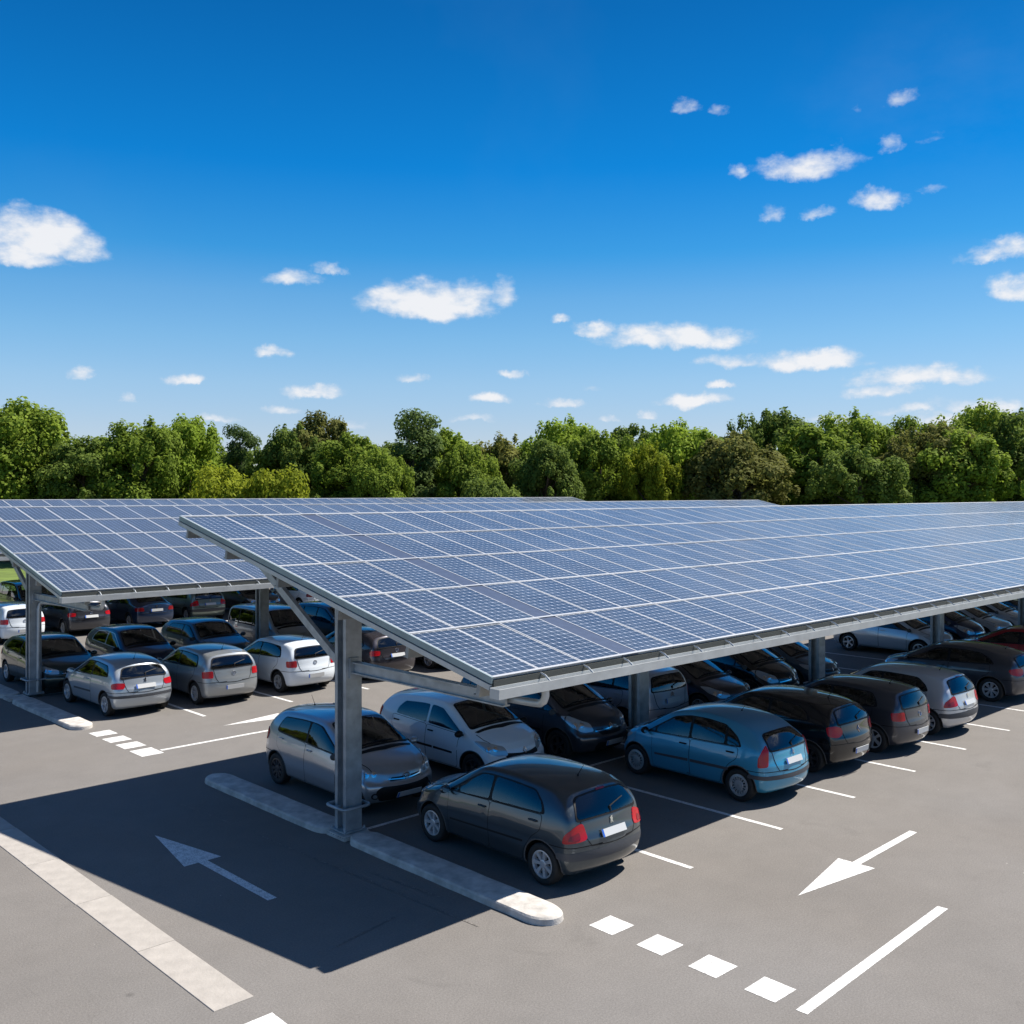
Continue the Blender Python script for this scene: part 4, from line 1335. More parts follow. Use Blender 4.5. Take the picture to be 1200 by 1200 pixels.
# lane lines
line(10.0, 5.79, 13.93, 5.90, .14, name='lane_line')
line(9.9, 21.55, 13.9, 21.55, .12, name='lane_line')
def arrow(tip, L1, L2, hw, sw, ang, name='arrow_marking'):
    pts = [(0, 0), (-L1, hw), (-L1, sw/2), (-L2, sw/2), (-L2, -sw/2), (-L1, -sw/2), (-L1, -hw)]
    c, s = cos(ang), sin(ang)
    P = [(tip[0]+x*c-y*s, tip[1]+x*s+y*c) for x, y in pts]
    # head and shaft as one outline
    marking(name, P)
arrow((12.85, 7.50), 1.78, 3.84, .30, .13, pi + R(1))
arrow((7.37, 16.28), 1.68, 3.71, .31, .145, pi/2 + R(.6))
arrow((12.05, 22.75), 1.7, 3.8, .30, .13, pi)
arrow((23.0, 22.75), 1.7, 3.8, .30, .13, pi)
arrow((27, 7.5), 1.78, 3.84, .30, .13, pi)
# faint worn lines under the first canopy
for a in ((8.9, 9.9, 8.62, 15.2), (8.6, 15.9, 8.45, 17.6), (7.2, 10.7, 8.3, 10.9), (9.0, 12.4, 9.15, 11.0)):
    line(*a, .03, 'oldpaint', 'worn_line', .0045)
for a in ((13.4, 10.9, 13.5, 12.6), (14.2, 10.2, 14.25, 11.6)): line(*a, .03, 'oldpaint', 'worn_line', .0045)

MAT['concrete'] = mat('concrete', (.46, .435, .40), .85, noise=.28, nscale=5, bump=.5, bscale=30)
MAT['concrete2'] = mat('pale_concrete', (.345, .318, .285), .85, noise=.12, nscale=4, bump=.4, bscale=30)
def kerb(u, v0, v1, w=.56, h=.105, cut=None):
    """long concrete island with half-round ends and worn chamfered edges"""
    bm = bmesh.new()
    rnd = random.Random(int(v0*10))
    r = w/2
    segs = [(v0, v1)] if not cut else [(v0, cut[0]), (cut[1], v1)]
    outl = []
    n = 10
    for k in range(n+1):
        a = pi + pi*k/n
        outl.append((r*cos(a), v0+r+r*sin(a)*1.25))
    m = int((v1-v0)/.35)
    for k in range(1, m): outl.append((r, lerp(v0+r, v1-r, k/m)))
    for k in range(n+1):
        a = pi*k/n
        outl.append((r*cos(a), v1-r+r*sin(a)*1.25))
    for k in range(1, m): outl.append((-r, lerp(v1-r, v0+r, k/m)))
    outl = [(x+rnd.uniform(-.006, .006), y) for x, y in outl]
    def ring(scale, z):
        return [bm.verts.new((x*scale if abs(x) > 0 else 0, (y-(v0+v1)/2)*(1-(1-scale)*w/(v1-v0)), z+rnd.uniform(-.003, .003)*(z > .02))) for x, y in outl]
    A = ring(1.0, -.01); B = ring(.97, h*.72); C = ring(.90, h*.95); D = ring(.80, h)
    for P, Q in ((A, B), (B, C), (C, D)):
        for i in range(len(P)):
            j = (i+1) % len(P)
            bm.faces.new((P[i], P[j], Q[j], Q[i]))
    # top filled as strips between both long sides
    bmesh.ops.contextual_create(bm, geom=D)
    bmesh.ops.recalc_face_normals(bm, faces=bm.faces)
    # dark joints across the kerb
    o = finish(bm, 'kerb', [MAT['concrete'], MAT['joint']], None, 30)
    o.location = (u, (v0+v1)/2, 0)
    tag(o, kind='structure')
    return o
MAT['joint'] = mat('joint_mortar', (.20, .18, .165), .9)
kerb(9.72, 9.28, 13.76); kerb(9.66, 14.35, 18.65)
kerb(9.45, 24.75, 29.3); kerb(9.45, 29.95, 34.4)
for (u, v) in ((9.72, 14.05), (9.45, 29.62)):
    bm = bmesh.new()
    box(bm, -.27, .27, -.27, .27, -.01, .075)
    bmesh.ops.bevel(bm, geom=list(bm.edges), offset=.02, segments=2, affect='EDGES')
    o = finish(bm, 'kerb', [MAT['concrete']], None, 30); o.location = (u, v, 0); tag(o, kind='structure')
# flush concrete channel on the left of the lane, laid in lengths
for i in range(22):
    v0 = 10.28 + i*2.0 if i else 10.28
    ln = 2.0
    bm = bmesh.new()
    box(bm, -.245, .245, 0.006, ln-.006, -.05, .010)
    bmesh.ops.bevel(bm, geom=[e for e in bm.edges if all(v.co.z > 0 for v in e.verts)], offset=.004, segments=1, affect='EDGES')
    o = finish(bm, 'concrete_channel', [MAT['concrete2']])
    o.location = (5.585 - (.0 if i % 2 else .006), v0, 0)
    tag(o, kind='structure')
# ------------------------------------------------------------------ solar canopies
def panel_mat():
    m, nt, b = nodemat('solar_cells')
    N, Lk = nt.nodes, nt.links
    uv = N.new('ShaderNodeUVMap')
    mp = N.new('ShaderNodeVectorMath'); mp.operation = 'MULTIPLY'; mp.inputs[1].default_value = (6, 12, 1)
    Lk.new(uv.outputs[0], mp.inputs[0])
    fr = N.new('ShaderNodeVectorMath'); fr.operation = 'FRACTION'; Lk.new(mp.outputs[0], fr.inputs[0])
    sb = N.new('ShaderNodeVectorMath'); sb.operation = 'SUBTRACT'; sb.inputs[1].default_value = (.5, .5, 0); Lk.new(fr.outputs[0], sb.inputs[0])
    ab = N.new('ShaderNodeVectorMath'); ab.operation = 'ABSOLUTE'; Lk.new(sb.outputs[0], ab.inputs[0])
    sp = N.new('ShaderNodeSeparateXYZ'); Lk.new(ab.outputs[0], sp.inputs[0])
    def Mt(op, a, b_):
        n = N.new('ShaderNodeMath'); n.operation = op
        for i, v in enumerate((a, b_)):
            if isinstance(v, (int, float)): n.inputs[i].default_value = v
            else: Lk.new(v, n.inputs[i])
        return n.outputs[0]
    edge = Mt('GREATER_THAN', Mt('MAXIMUM', sp.outputs[0], sp.outputs[1]), .478)
    corner = Mt('GREATER_THAN', Mt('ADD', sp.outputs[0], sp.outputs[1]), .84)
    grid = Mt('MAXIMUM', edge, corner)
    # fine collector lines
    s2 = N.new('ShaderNodeSeparateXYZ'); Lk.new(fr.outputs[0], s2.inputs[0])
    bb = Mt('ABSOLUTE', Mt('SUBTRACT', Mt('FRACT', Mt('MULTIPLY', s2.outputs[0], 3), 0), .5), 0)
    bus = Mt('MULTIPLY', Mt('LESS_THAN', bb, .035), .5)
    g2 = Mt('MAXIMUM', grid, bus)
    geo = N.new('ShaderNodeNewGeometry')
    nz = N.new('ShaderNodeTexNoise'); nz.inputs['Scale'].default_value = .9; nz.inputs['Detail'].default_value = 3; Lk.new(geo.outputs['Position'], nz.inputs['Vector'])
    cr = N.new('ShaderNodeValToRGB'); cr.color_ramp.elements[0].color = (.021, .033, .052, 1); cr.color_ramp.elements[1].color = (.036, .052, .076, 1)
    cr.color_ramp.elements[0].position = .35; cr.color_ramp.elements[1].position = .65
    ri = N.new('ShaderNodeTexWhiteNoise'); ri.noise_dimensions = '3D'
    fl = N.new('ShaderNodeVectorMath'); fl.operation = 'MULTIPLY'; fl.inputs[1].default_value = (1/.881, 1/1.784, 0)
    f3 = N.new('ShaderNodeVectorMath'); f3.operation = 'FLOOR'
    Lk.new(geo.outputs['Position'], fl.inputs[0]); Lk.new(fl.outputs[0], f3.inputs[0]); Lk.new(f3.outputs[0], ri.inputs['Vector'])
    Lk.new(Mt('ADD', Mt('MULTIPLY', nz.outputs['Fac'], .6), Mt('MULTIPLY', ri.outputs['Value'], .4)), cr.inputs[0])
    mx = N.new('ShaderNodeMix'); mx.data_type = 'RGBA'; Lk.new(g2, mx.inputs[0]); Lk.new(cr.outputs[0], mx.inputs[6]); mx.inputs[7].default_value = (.40, .43, .49, 1)
    Lk.new(mx.outputs[2], b.inputs['Base Color'])
    # dusty glass
    du = N.new('ShaderNodeTexNoise'); du.inputs['Scale'].default_value = 3; du.inputs['Detail'].default_value = 6; Lk.new(geo.outputs['Position'], du.inputs['Vector'])
    mr = N.new('ShaderNodeMapRange'); mr.inputs['To Min'].default_value = .24; mr.inputs['To Max'].default_value = .42; Lk.new(du.outputs['Fac'], mr.inputs['Value'])
    Lk.new(mr.outputs[0], b.inputs['Roughness'])
    b.inputs['Specular IOR Level'].default_value = .65
    b.inputs['Coat Weight'].default_value = .35; b.inputs['Coat Roughness'].default_value = .12
    return m
MAT['cells'] = panel_mat()
MAT['frame'] = mat('panel_frame', (.50, .51, .52), .4, .25)
MAT['galv'] = mat('galvanised_steel', (.36, .39, .41), .45, .45, noise=.22, nscale=5, bump=.15, bscale=12)
MAT['galvlight'] = mat('light_steel_sheet', (.50, .52, .52), .42, .35, noise=.10, nscale=4)
MAT['edge'] = mat('edge_sheet', (.27, .34, .35), .45, .3, noise=.12, nscale=3)
MAT['purlin'] = mat('purlin_steel', (.30, .31, .30), .55, .2, noise=.15, nscale=6)
MAT['darkgap'] = mat('dark_gap_strip', (.05, .055, .05), .8)
MAT['backsheet'] = mat('white_backsheet', (.62, .63, .64), .6)
MAT['filler'] = mat('filler_sheet', (.070, .088, .135), .4, .2, noise=.1)

PW, PL, SL = .881, 1.784, .2192
SLOPE = math.atan(SL)
V_E, Z_E = 9.70, 3.31

def panel_geom(bm, uvl, M, jit=None):
    w, l = PW-.012, PL/cos(SLOPE)-.016
    f = .022; t = .038
    def V(x, y, z): return bm.verts.new(M @ Vector((x, y, z)))
    o = [V(0,0,0), V(w,0,0), V(w,l,0), V(0,l,0)]
    i_ = [V(f,f,0), V(w-f,f,0), V(w-f,l-f,0), V(f,l-f,0)]
    g = [V(f,f,-.003), V(w-f,f,-.003), V(w-f,l-f,-.003), V(f,l-f,-.003)]
    d = [V(0,0,-t), V(w,0,-t), V(w,l,-t), V(0,l,-t)]
    for k in range(4):
        n = (k+1) % 4
        for q in ((o[k], o[n], i_[n], i_[k]), (d[k], d[n], o[n], o[k]), (i_[k], i_[n], g[n], g[k])):
            bm.faces.new(q).material_index = 1
    bm.faces.new((d[3], d[2], d[1], d[0])).material_index = 1
    c = bm.faces.new(g); c.material_index = 0
    for lp, uvv in zip(c.loops, ((0,0),(1,0),(1,1),(0,1))): lp[uvl].uv = uvv

bm = bmesh.new(); uvl = bm.loops.layers.uv.new('UVMap')
panel_geom(bm, uvl, Matrix.Identity(4))
PANEL_ME = bpy.data.meshes.new('solar_panel'); bm.to_mesh(PANEL_ME); bm.free()
PANEL_ME.materials.append(MAT['cells']); PANEL_ME.materials.append(MAT['frame'])

def h_post(bm, x, y, z0, z1, s=.30, t=.022):
    box(bm, x-s/2, x+s/2, y-s/2, y-s/2+t, z0, z1)
    box(bm, x-s/2, x+s/2, y+s/2-t, y+s/2, z0, z1)
    box(bm, x-.04, x+.04, y-s/2+t, y+s/2-t, z0, z1-.002)
    # folded lips that close the section
    box(bm, x-s/2, x-s/2+t*.8, y-s/2+t, y-s/2+t+.055, z0, z1-.001)
    box(bm, x-s/2, x-s/2+t*.8, y+s/2-t-.055, y+s/2-t, z0, z1-.001)
    box(bm, x+s/2-t*.8, x+s/2, y-s/2+t, y-s/2+t+.055, z0, z1-.001)
    box(bm, x+s/2-t*.8, x+s/2, y+s/2-t-.055, y+s/2-t, z0, z1-.001)

def canopy(dv, dz, post_us, post_v, label, u0=9.12, u1=54.3, gap=True):
    root = empty('solar_canopy', (u0, post_v, 0))
    tag(root, label, 'solar canopy', 'solar canopies over the parked cars')
    inv = Matrix.Translation((-u0, -post_v, 0))
    vE = V_E + dv; zE = Z_E + dz
    zr = lambda v: zE + (v-vE)*SL
    rnd = random.Random(int(dv*7)+3)
    vR = vE + 5*PL
    def F(bm, name, m, par=root, smooth=None):
        bmesh.ops.transform(bm, matrix=inv, verts=bm.verts)
        return finish(bm, name, m, par, smooth)
    # panels
    cells = []
    n = 0; u = u0
    while u + PW <= u1:
        if gap and n == 3: gu = u; u += .38
        for r in range(5): cells.append((u, r))
        u += PW; n += 1
    uend = u
    cells.sort(key=lambda c: c[0]*c[0] + (vE + c[1]*PL)**2)
    rest = bmesh.new(); uvl = rest.loops.layers.uv.new('UVMap')
    for i, (pu, r) in enumerate(cells):
        v = vE + r*PL
        M = Matrix.Translation((pu+.006+rnd.uniform(-.003, .003), v+.008, zr(v)+rnd.uniform(-.003, .004))) @ Matrix.Rotation(SLOPE+R(rnd.uniform(-.12, .12)), 4, 'X') @ Matrix.Rotation(R(rnd.uniform(-.18, .18)), 4, 'Y')
        if i < 100:
            o = mesh_obj('solar_panel', PANEL_ME, root)
            o.matrix_local = inv @ M
        else:
            panel_geom(rest, uvl, M)
    o = F(rest, 'solar_panel', [MAT['cells'], MAT['frame']]); tag(o, kind='stuff')
    # white cover strips over the joints between the panel rows, and pale backing below the joints
    bm = bmesh.new()
    for r in range(0, 6):
        v = vE + r*PL
        M = Matrix.Translation((0, v, zr(v))) @ Matrix.Rotation(SLOPE, 4, 'X')
        box(bm, u0-.005, uend+.005, -.022, .026, .001, .008, 0, M)
    M = Matrix.Translation((0, vE, zr(vE))) @ Matrix.Rotation(SLOPE, 4, 'X')
    F(bm, 'cover_strip', [MAT['frame']])
    if gap:
        bm = bmesh.new()
        box(bm, gu+.004, gu+.376, 0, 5*PL/cos(SLOPE), -.03, -.008, 0, M)
        F(bm, 'filler_panel', [MAT['filler']])
    bm = bmesh.new()
    box(bm, u0+.02, uend-.02, .02, 5*PL/cos(SLOPE)-.02, -.062, -.050, 0, M)
    F(bm, 'backsheet', [MAT['backsheet']])
    # edge sheets on both gable ends
    for ue, sg in ((u0, -1), (uend, 1)):
        bm = bmesh.new()
        a, b = (ue-.035, ue-.004) if sg < 0 else (ue+.004, ue+.035)
        Lr = 5*PL/cos(SLOPE)
        box(bm, a, b, -.02, Lr+.03, -.085, .006, 0, M)
        box(bm, a+.010*sg*-1*-1 if sg > 0 else a+.012, b-.006, -.02, Lr+.03, -.100, -.0855, 1, M)
        a2, b2 = (a-.012, b) if sg < 0 else (a, b+.012)
        box(bm, a2, b2, -.015, Lr+.02, -.175, -.1005, 2, M)
        F(bm, 'edge_trim', [MAT['edge'], MAT['darkgap'], MAT['galvlight']])
    # top edge flashing
    bm = bmesh.new()
    box(bm, u0, uend, 5*PL/cos(SLOPE)+.026, 5*PL/cos(SLOPE)+.06, -.14, .004, 0, M)
    F(bm, 'ridge_flashing', [MAT['galvlight']])
    # purlins
    for r in range(6):
        v = vE + min(max(r*PL, .25), 5*PL-.25)
        M2 = Matrix.Translation((0, v, zr(v))) @ Matrix.Rotation(SLOPE, 4, 'X')
        bm = bmesh.new()
        box(bm, u0+.02, uend-.02, -.035, .035, -.37, -.0635, 0, M2)
        box(bm, u0+.02, uend-.02, .035, .085, -.37, -.362, 0, M2)
        F(bm, 'purlin', [MAT['purlin']])
    # gutter with its brackets
    bm = bmesh.new()
    gz = zE-.13
    prism(bm, [(vE-.20, gz-.135), (vE-.02, gz-.135), (vE-.02, gz), (vE-.035, gz), (vE-.035, gz-.12), (vE-.185, gz-.12), (vE-.185, gz-.005), (vE-.205, gz-.005)], u0-.07, uend+.05, 'x')
    box(bm, u0-.074, u0-.066, vE-.203, vE-.022, gz-.134, gz-.004)
    gt = F(bm, 'gutter', [MAT['galvlight']])
    bm = bmesh.new()
    box(bm, u0, uend, vE-.024, vE+.05, zE-.175, zE-.046, 0)  # dark strip added to fill the gap behind the gutter and block leaking sun
    F(bm, 'gutter_gap', [MAT['darkgap']], gt)
    uu = PW; bme = None
    while uu < uend-u0:
        if bme is None:
            bm = bmesh.new()
            tube(bm, [(.0, .0, .0), (.01, -.08, -.025), (.0, -.18, -.085)], .014, 5)
            bo = finish(bm, 'gutter_bracket', [MAT['galvlight']], gt); bme = bo.data
        else:
            bo = mesh_obj('gutter_bracket', bme, gt)
        bo.location = (uu, vE-.01-post_v, zE-.05)
        uu += PW
    # frames
    for i, pu in enumerate(post_us):
        zt = zr(post_v) - .43
        bm = bmesh.new(); h_post(bm, pu, post_v, 0.10, zt, .32)
        box(bm, pu-.22, pu+.22, post_v-.22, post_v+.22, .085, .11)
        po = F(bm, 'post', [MAT['galv']])
        for sx in (-.19, .19):
            for sy in (-.19, .19):
                bm = bmesh.new()
                lathe(bm, [(.0, .15), (.016, .15), (.018, .11)], 8, 0, Matrix.Translation((pu+sx, post_v+sy, 0)), 'z')
                F(bm, 'anchor_bolt', [MAT['galv']], po)
        bm = bmesh.new()
        g = .27
        ring = round_poly([(pu-g, post_v-g), (pu+g, post_v-g), (pu+g, post_v+g), (pu-g, post_v+g)], .10, 5)
        tube(bm, [(x, y, .50) for x, y in ring], .026, 8, closed=True)
        for s in (-1, 1): beam(bm, (pu+s*.15, post_v, .50), (pu+s*g, post_v, .50), .03, .03)
        F(bm, 'guard_hoop', [MAT['galv']], po, 50)
        # rafter
        bm = bmesh.new()
        Mr = Matrix.Translation((pu, vE, zr(vE))) @ Matrix.Rotation(SLOPE, 4, 'X')
        Lr = 5*PL/cos(SLOPE)
        box(bm, -.08, .08, .35, Lr-.35, -.25, -.235, 0, Mr)
        box(bm, -.012, .012, .35, Lr-.35, -.405, -.25, 0, Mr)
        box(bm, -.08, .08, .35, Lr-.35, -.42, -.405, 0, Mr)
        F(bm, 'rafter', [MAT['galv']])
        # brace up to the high side
        bm = bmesh.new()
        vb = post_v + 3.1
        beam(bm, (pu, post_v+.13, 2.78+dz), (pu, vb, zr(vb)-.42), .085, .14)
        box(bm, pu-.09, pu+.09, post_v+.14, post_v+.20, 2.62+dz, 2.95+dz)
        F(bm, 'brace', [MAT['galv']])
        if i == 0:
            bm = bmesh.new()
            z = 2.82 + dz
            ve = vE + .55
            box(bm, pu-.07, pu+.07, ve, post_v-.14, z+.075, z+.095)
            box(bm, pu-.02, pu+.02, ve, post_v-.14, z-.075, z+.075)
            box(bm, pu-.07, pu+.07, ve, post_v-.14, z-.095, z-.075)
            box(bm, pu-.10, pu+.10, post_v-.20, post_v-.162, z-.18, z+.16)
            box(bm, pu-.06, pu+.06, ve, ve+.10, z+.097, zr(ve)-.46)
            F(bm, 'arm', [MAT['galv']])
            bm = bmesh.new()
            a = Vector((pu+.12, vE-.10, gz-.13))
            pts = [a, a+Vector((0, 0, -.10)), a+Vector((0, .03, -.17)), a+Vector((0, .10, -.215)), a+Vector((0, .22, -.225)), *( [Vector((pu+.12, post_v-.30, z-.16)), Vector((pu+.10, post_v-.23, z-.22)), Vector((pu+.06, post_v-.21, z-.34)), Vector((pu+.06, post_v-.21, .15))] if dv else [Vector((pu+.21, post_v-.1, z-.15)), Vector((pu+.21, post_v+.1, z-.20)), Vector((pu+.21, post_v+.14, z-.34)), Vector((pu+.21, post_v+.14, .15))])]
            tube(bm, pts, .055, 10)
            F(bm, 'downpipe', [MAT['galvlight']], root, 50)
    return root
canopy(0, 0, [9.75+7.70*k for k in range(6)], 14.1, 'nearest solar canopy, large tilted roof of blue panels over the front rows of cars', u0=8.98)
canopy(15.6, 0, [9.95, 17.15] + [24.9+7.7*k for k in range(4)], 29.75, 'second solar canopy, left of the nearest one and above the white hatchback', gap=False)
canopy(31.2, .12, [9.75+7.7*k for k in range(6)], 45.4, 'farthest solar canopy, seen as a thin strip of panels below the trees', gap=False)
# ------------------------------------------------------------------ parked cars
UP, DOWN = pi/2, -pi/2      # nose away from the near lane / nose towards it
CARS = [  # kind, paint, x, y, heading, label, category
 ('raked', 'graphite', 11.36, 11.62, UP, 'dark graphite five-door hatchback beside the sunlit kerb end, closest car to the camera'),
 ('wedge', 'steelgrey', 11.20, 16.20, DOWN, 'silver hatchback facing the camera, directly behind the first canopy post'),
 ('rounded', 'white', 13.93, 16.05, DOWN, 'white hatchback with black side strips, between the silver one and the dark people carrier'),
 ('bubble', 'blue', 16.80, 11.76, UP, 'bright blue bubble-roofed hatchback with grey bumper strip'),
 ('tall', 'charcoal', 16.52, 16.20, DOWN, 'dark people carrier nose-out between the white hatchback and the second post'),
 ('tall', 'lilac', 19.15, 16.60, UP, 'mauve-grey people carrier parked tail-out behind the second post'),
 ('high_lamp', 'black', 19.53, 11.92, UP, 'black hatchback with a diamond badge, next to the bright blue one'),
 ('arched', 'darkplum', 21.78, 16.30, DOWN, 'dark aubergine hatchback nose-out behind the black hatchback roof'),
 ('square', 'charcoal', 21.95, 11.72, UP, 'charcoal hatchback between the black one and the silver one'),
 ('tall', 'black', 24.25, 16.45, DOWN, 'black people carrier nose-out just left of the third post'),
 ('raked', 'silver', 24.42, 11.68, UP, 'silver hatchback with a grey bumper strip, right of the charcoal one'),
 ('saloon', 'petrol', 26.75, 16.60, DOWN, 'petrol blue saloon with a bright chrome nose, partly behind the third post'),
 ('arched', 'charcoal', 29.42, 12.10, UP, 'dark grey hatchback with multi-spoke rims, beside two empty bays on the right'),
 ('saloon', 'red', 34.40, 11.95, UP, 'dark red saloon cut off by the right edge'),
 ('square', 'black', 36.95, 12.0, UP, 'black car showing only its nose beyond the dark red one'),
 ('compact', 'paleblue', 34.95, 16.55, DOWN, 'pale silver coupe-like hatchback with dark wheels, standing between empty bays behind the canopy posts'),
 ('tall', 'navy', 37.4, 16.5, DOWN, 'navy blue crossover nose-out right of the fourth post'),
 ('saloon', 'steel', 40.0, 16.5, DOWN, 'steel blue saloon with a long roof near the right edge'),
 ('compact', 'silver', 42.6, 16.5, DOWN, 'silver car half hidden under the gutter near the fifth post'),
 ('tall', 'charcoal', 45.2, 16.4, DOWN, 'dark car deepest under the nearest canopy, last of its row'),
 ('three_door', 'steel', 11.14, 27.05, UP, 'silver-blue three-door hatchback beside the far kerb end'),
 ('square', 'greysilver', 13.52, 26.80, UP, 'grey-green silver hatchback second from the far kerb, tail towards the lane'),
 ('square', 'white', 15.98, 26.72, UP, 'white hatchback with dark rear window, left of the first post'),
 ('compact', 'darkplum', 18.85, 26.70, UP, 'dark hatchback with pale bumper, seen just right of the first post'),
 ('saloon', 'black', 21.6, 26.8, UP, 'black car in the gap under the low canopy edge'),
 ('compact', 'green', 10.95, 31.30, DOWN, 'dark green hatchback nose-out behind the left canopy post'),
 ('rounded', 'navy', 13.50, 31.45, DOWN, 'navy hatchback nose-out behind the silver-blue three-door'),
 ('raked', 'petrol', 16.12, 31.60, DOWN, 'petrol blue hatchback with rounded roof behind the grey-green one'),
 ('boxy', 'greysilver', 18.72, 31.70, DOWN, 'silver boxy leisure van behind the white hatchback'),
 ('tall', 'petrol', 21.3, 31.6, DOWN, 'blue-grey car with roof bars behind the diagonal brace'),
 ('saloon', 'black', 23.9, 31.6, DOWN, 'black saloon in the dark behind the first post'),
 ('square', 'white', 13.20, 42.30, UP, 'white hatchback at the left edge, back row'),
 ('compact', 'charcoal', 15.85, 42.85, UP, 'charcoal hatchback right of the left post, back row, tail out'),
 ('saloon', 'navy', 18.75, 43.3, UP, 'navy saloon with a white plate, back row'),
 ('raked', 'sage', 21.45, 43.6, UP, 'sage green hatchback in the back row, right of the navy saloon'),
 ('compact', 'brown', 24.35, 43.6, DOWN, 'brown car in the back row beside the sage green one'),
 ('saloon', 'white', 27.1, 43.4, UP, 'white saloon in the back row, beyond the diagonal brace'),
 ('tall', 'charcoal', 13.2, 48.2, DOWN, 'dark tall car in the farthest row at the left edge'),
 ('boxy', 'black', 15.9, 48.2, DOWN, 'black boxy van in the farthest row behind the left post'),
 ('square', 'steel', 18.5, 48.0, DOWN, 'small silver-blue car in the farthest row under the canopy'),
 ('compact', 'black', 21.1, 48.0, DOWN, 'small black car in the farthest row under the canopy'),
 ('compact', 'silver', 26.4, 48.2, DOWN, 'small silver car in the farthest row beyond the white saloon'),
]
PROTO = {}
def simple_name(k): return 'parked_car'
first = {}
for (k, pt, x, y, h, lab) in CARS:
    if k not in first:
        r = build_car('parked_car', SPECS[k]); first[k] = r
        src = r
        o = r
    else:
        o = copy_tree(first[k])
    o.location = (x, y, 0)
    o.rotation_euler = (0, 0, h + R(random.uniform(-1.0, 1.0)))
    paint_car(o, PAINT[pt])
    tag(o, lab, 'car', 'cars parked in the bays')
# ------------------------------------------------------------------ trees beyond the car park
def leaf_mat(name, c1, c2):
    m, nt, b = nodemat(name)
    N, Lk = nt.nodes, nt.links
    geo = N.new('ShaderNodeNewGeometry')
    oi = N.new('ShaderNodeObjectInfo')
    nz = N.new('ShaderNodeTexNoise'); nz.inputs['Scale'].default_value = .45; nz.inputs['Detail'].default_value = 3
    Lk.new(geo.outputs['Position'], nz.inputs['Vector'])
    a = N.new('ShaderNodeMath'); a.operation = 'MULTIPLY_ADD'; Lk.new(geo.outputs['Random Per Island'], a.inputs[0]); a.inputs[1].default_value = .45
    mr = N.new('ShaderNodeMapRange'); mr.inputs['From Min'].default_value = .3; mr.inputs['From Max'].default_value = .7; mr.inputs['To Min'].default_value = 0; mr.inputs['To Max'].default_value = .4
    Lk.new(nz.outputs['Fac'], mr.inputs['Value']); Lk.new(mr.outputs[0], a.inputs[2])
    a2 = N.new('ShaderNodeMath'); a2.operation = 'MULTIPLY_ADD'; Lk.new(oi.outputs['Random'], a2.inputs[0]); a2.inputs[1].default_value = .3; Lk.new(a.outputs[0], a2.inputs[2])
    cr = N.new('ShaderNodeValToRGB'); cr.color_ramp.elements[0].color = (*c1, 1); cr.color_ramp.elements[1].color = (*c2, 1)
    Lk.new(a2.outputs[0], cr.inputs[0])
    Lk.new(cr.outputs[0], b.inputs['Base Color'])
    b.inputs['Roughness'].default_value = .8
    b.inputs['Specular IOR Level'].default_value = .12
    tr = N.new('ShaderNodeBsdfTranslucent'); Lk.new(cr.outputs[0], tr.inputs[0])
    mx = N.new('ShaderNodeMixShader'); mx.inputs[0].default_value = .45
    Lk.new(b.outputs[0], mx.inputs[1]); Lk.new(tr.outputs[0], mx.inputs[2])
    Lk.new(mx.outputs[0], N['Material Output'].inputs[0])
    return m
LEAF = dict(
    mid=leaf_mat('mid_green_leaves', (.090, .140, .018), (.270, .360, .046)),
    dark=leaf_mat('dark_green_leaves', (.070, .112, .020), (.200, .270, .052)),
    bright=leaf_mat('bright_green_leaves', (.110, .175, .018), (.320, .430, .046)),
    yellow=leaf_mat('yellow_green_leaves', (.110, .150, .010), (.330, .370, .030)),
    olive=leaf_mat('olive_leaves', (.085, .095, .024), (.250, .255, .065)),
    pine=leaf_mat('pine_needles', (.040, .080, .022), (.150, .210, .060)))
MAT['bark'] = mat('bark', (.10, .075, .055), .9, noise=.3, nscale=6)

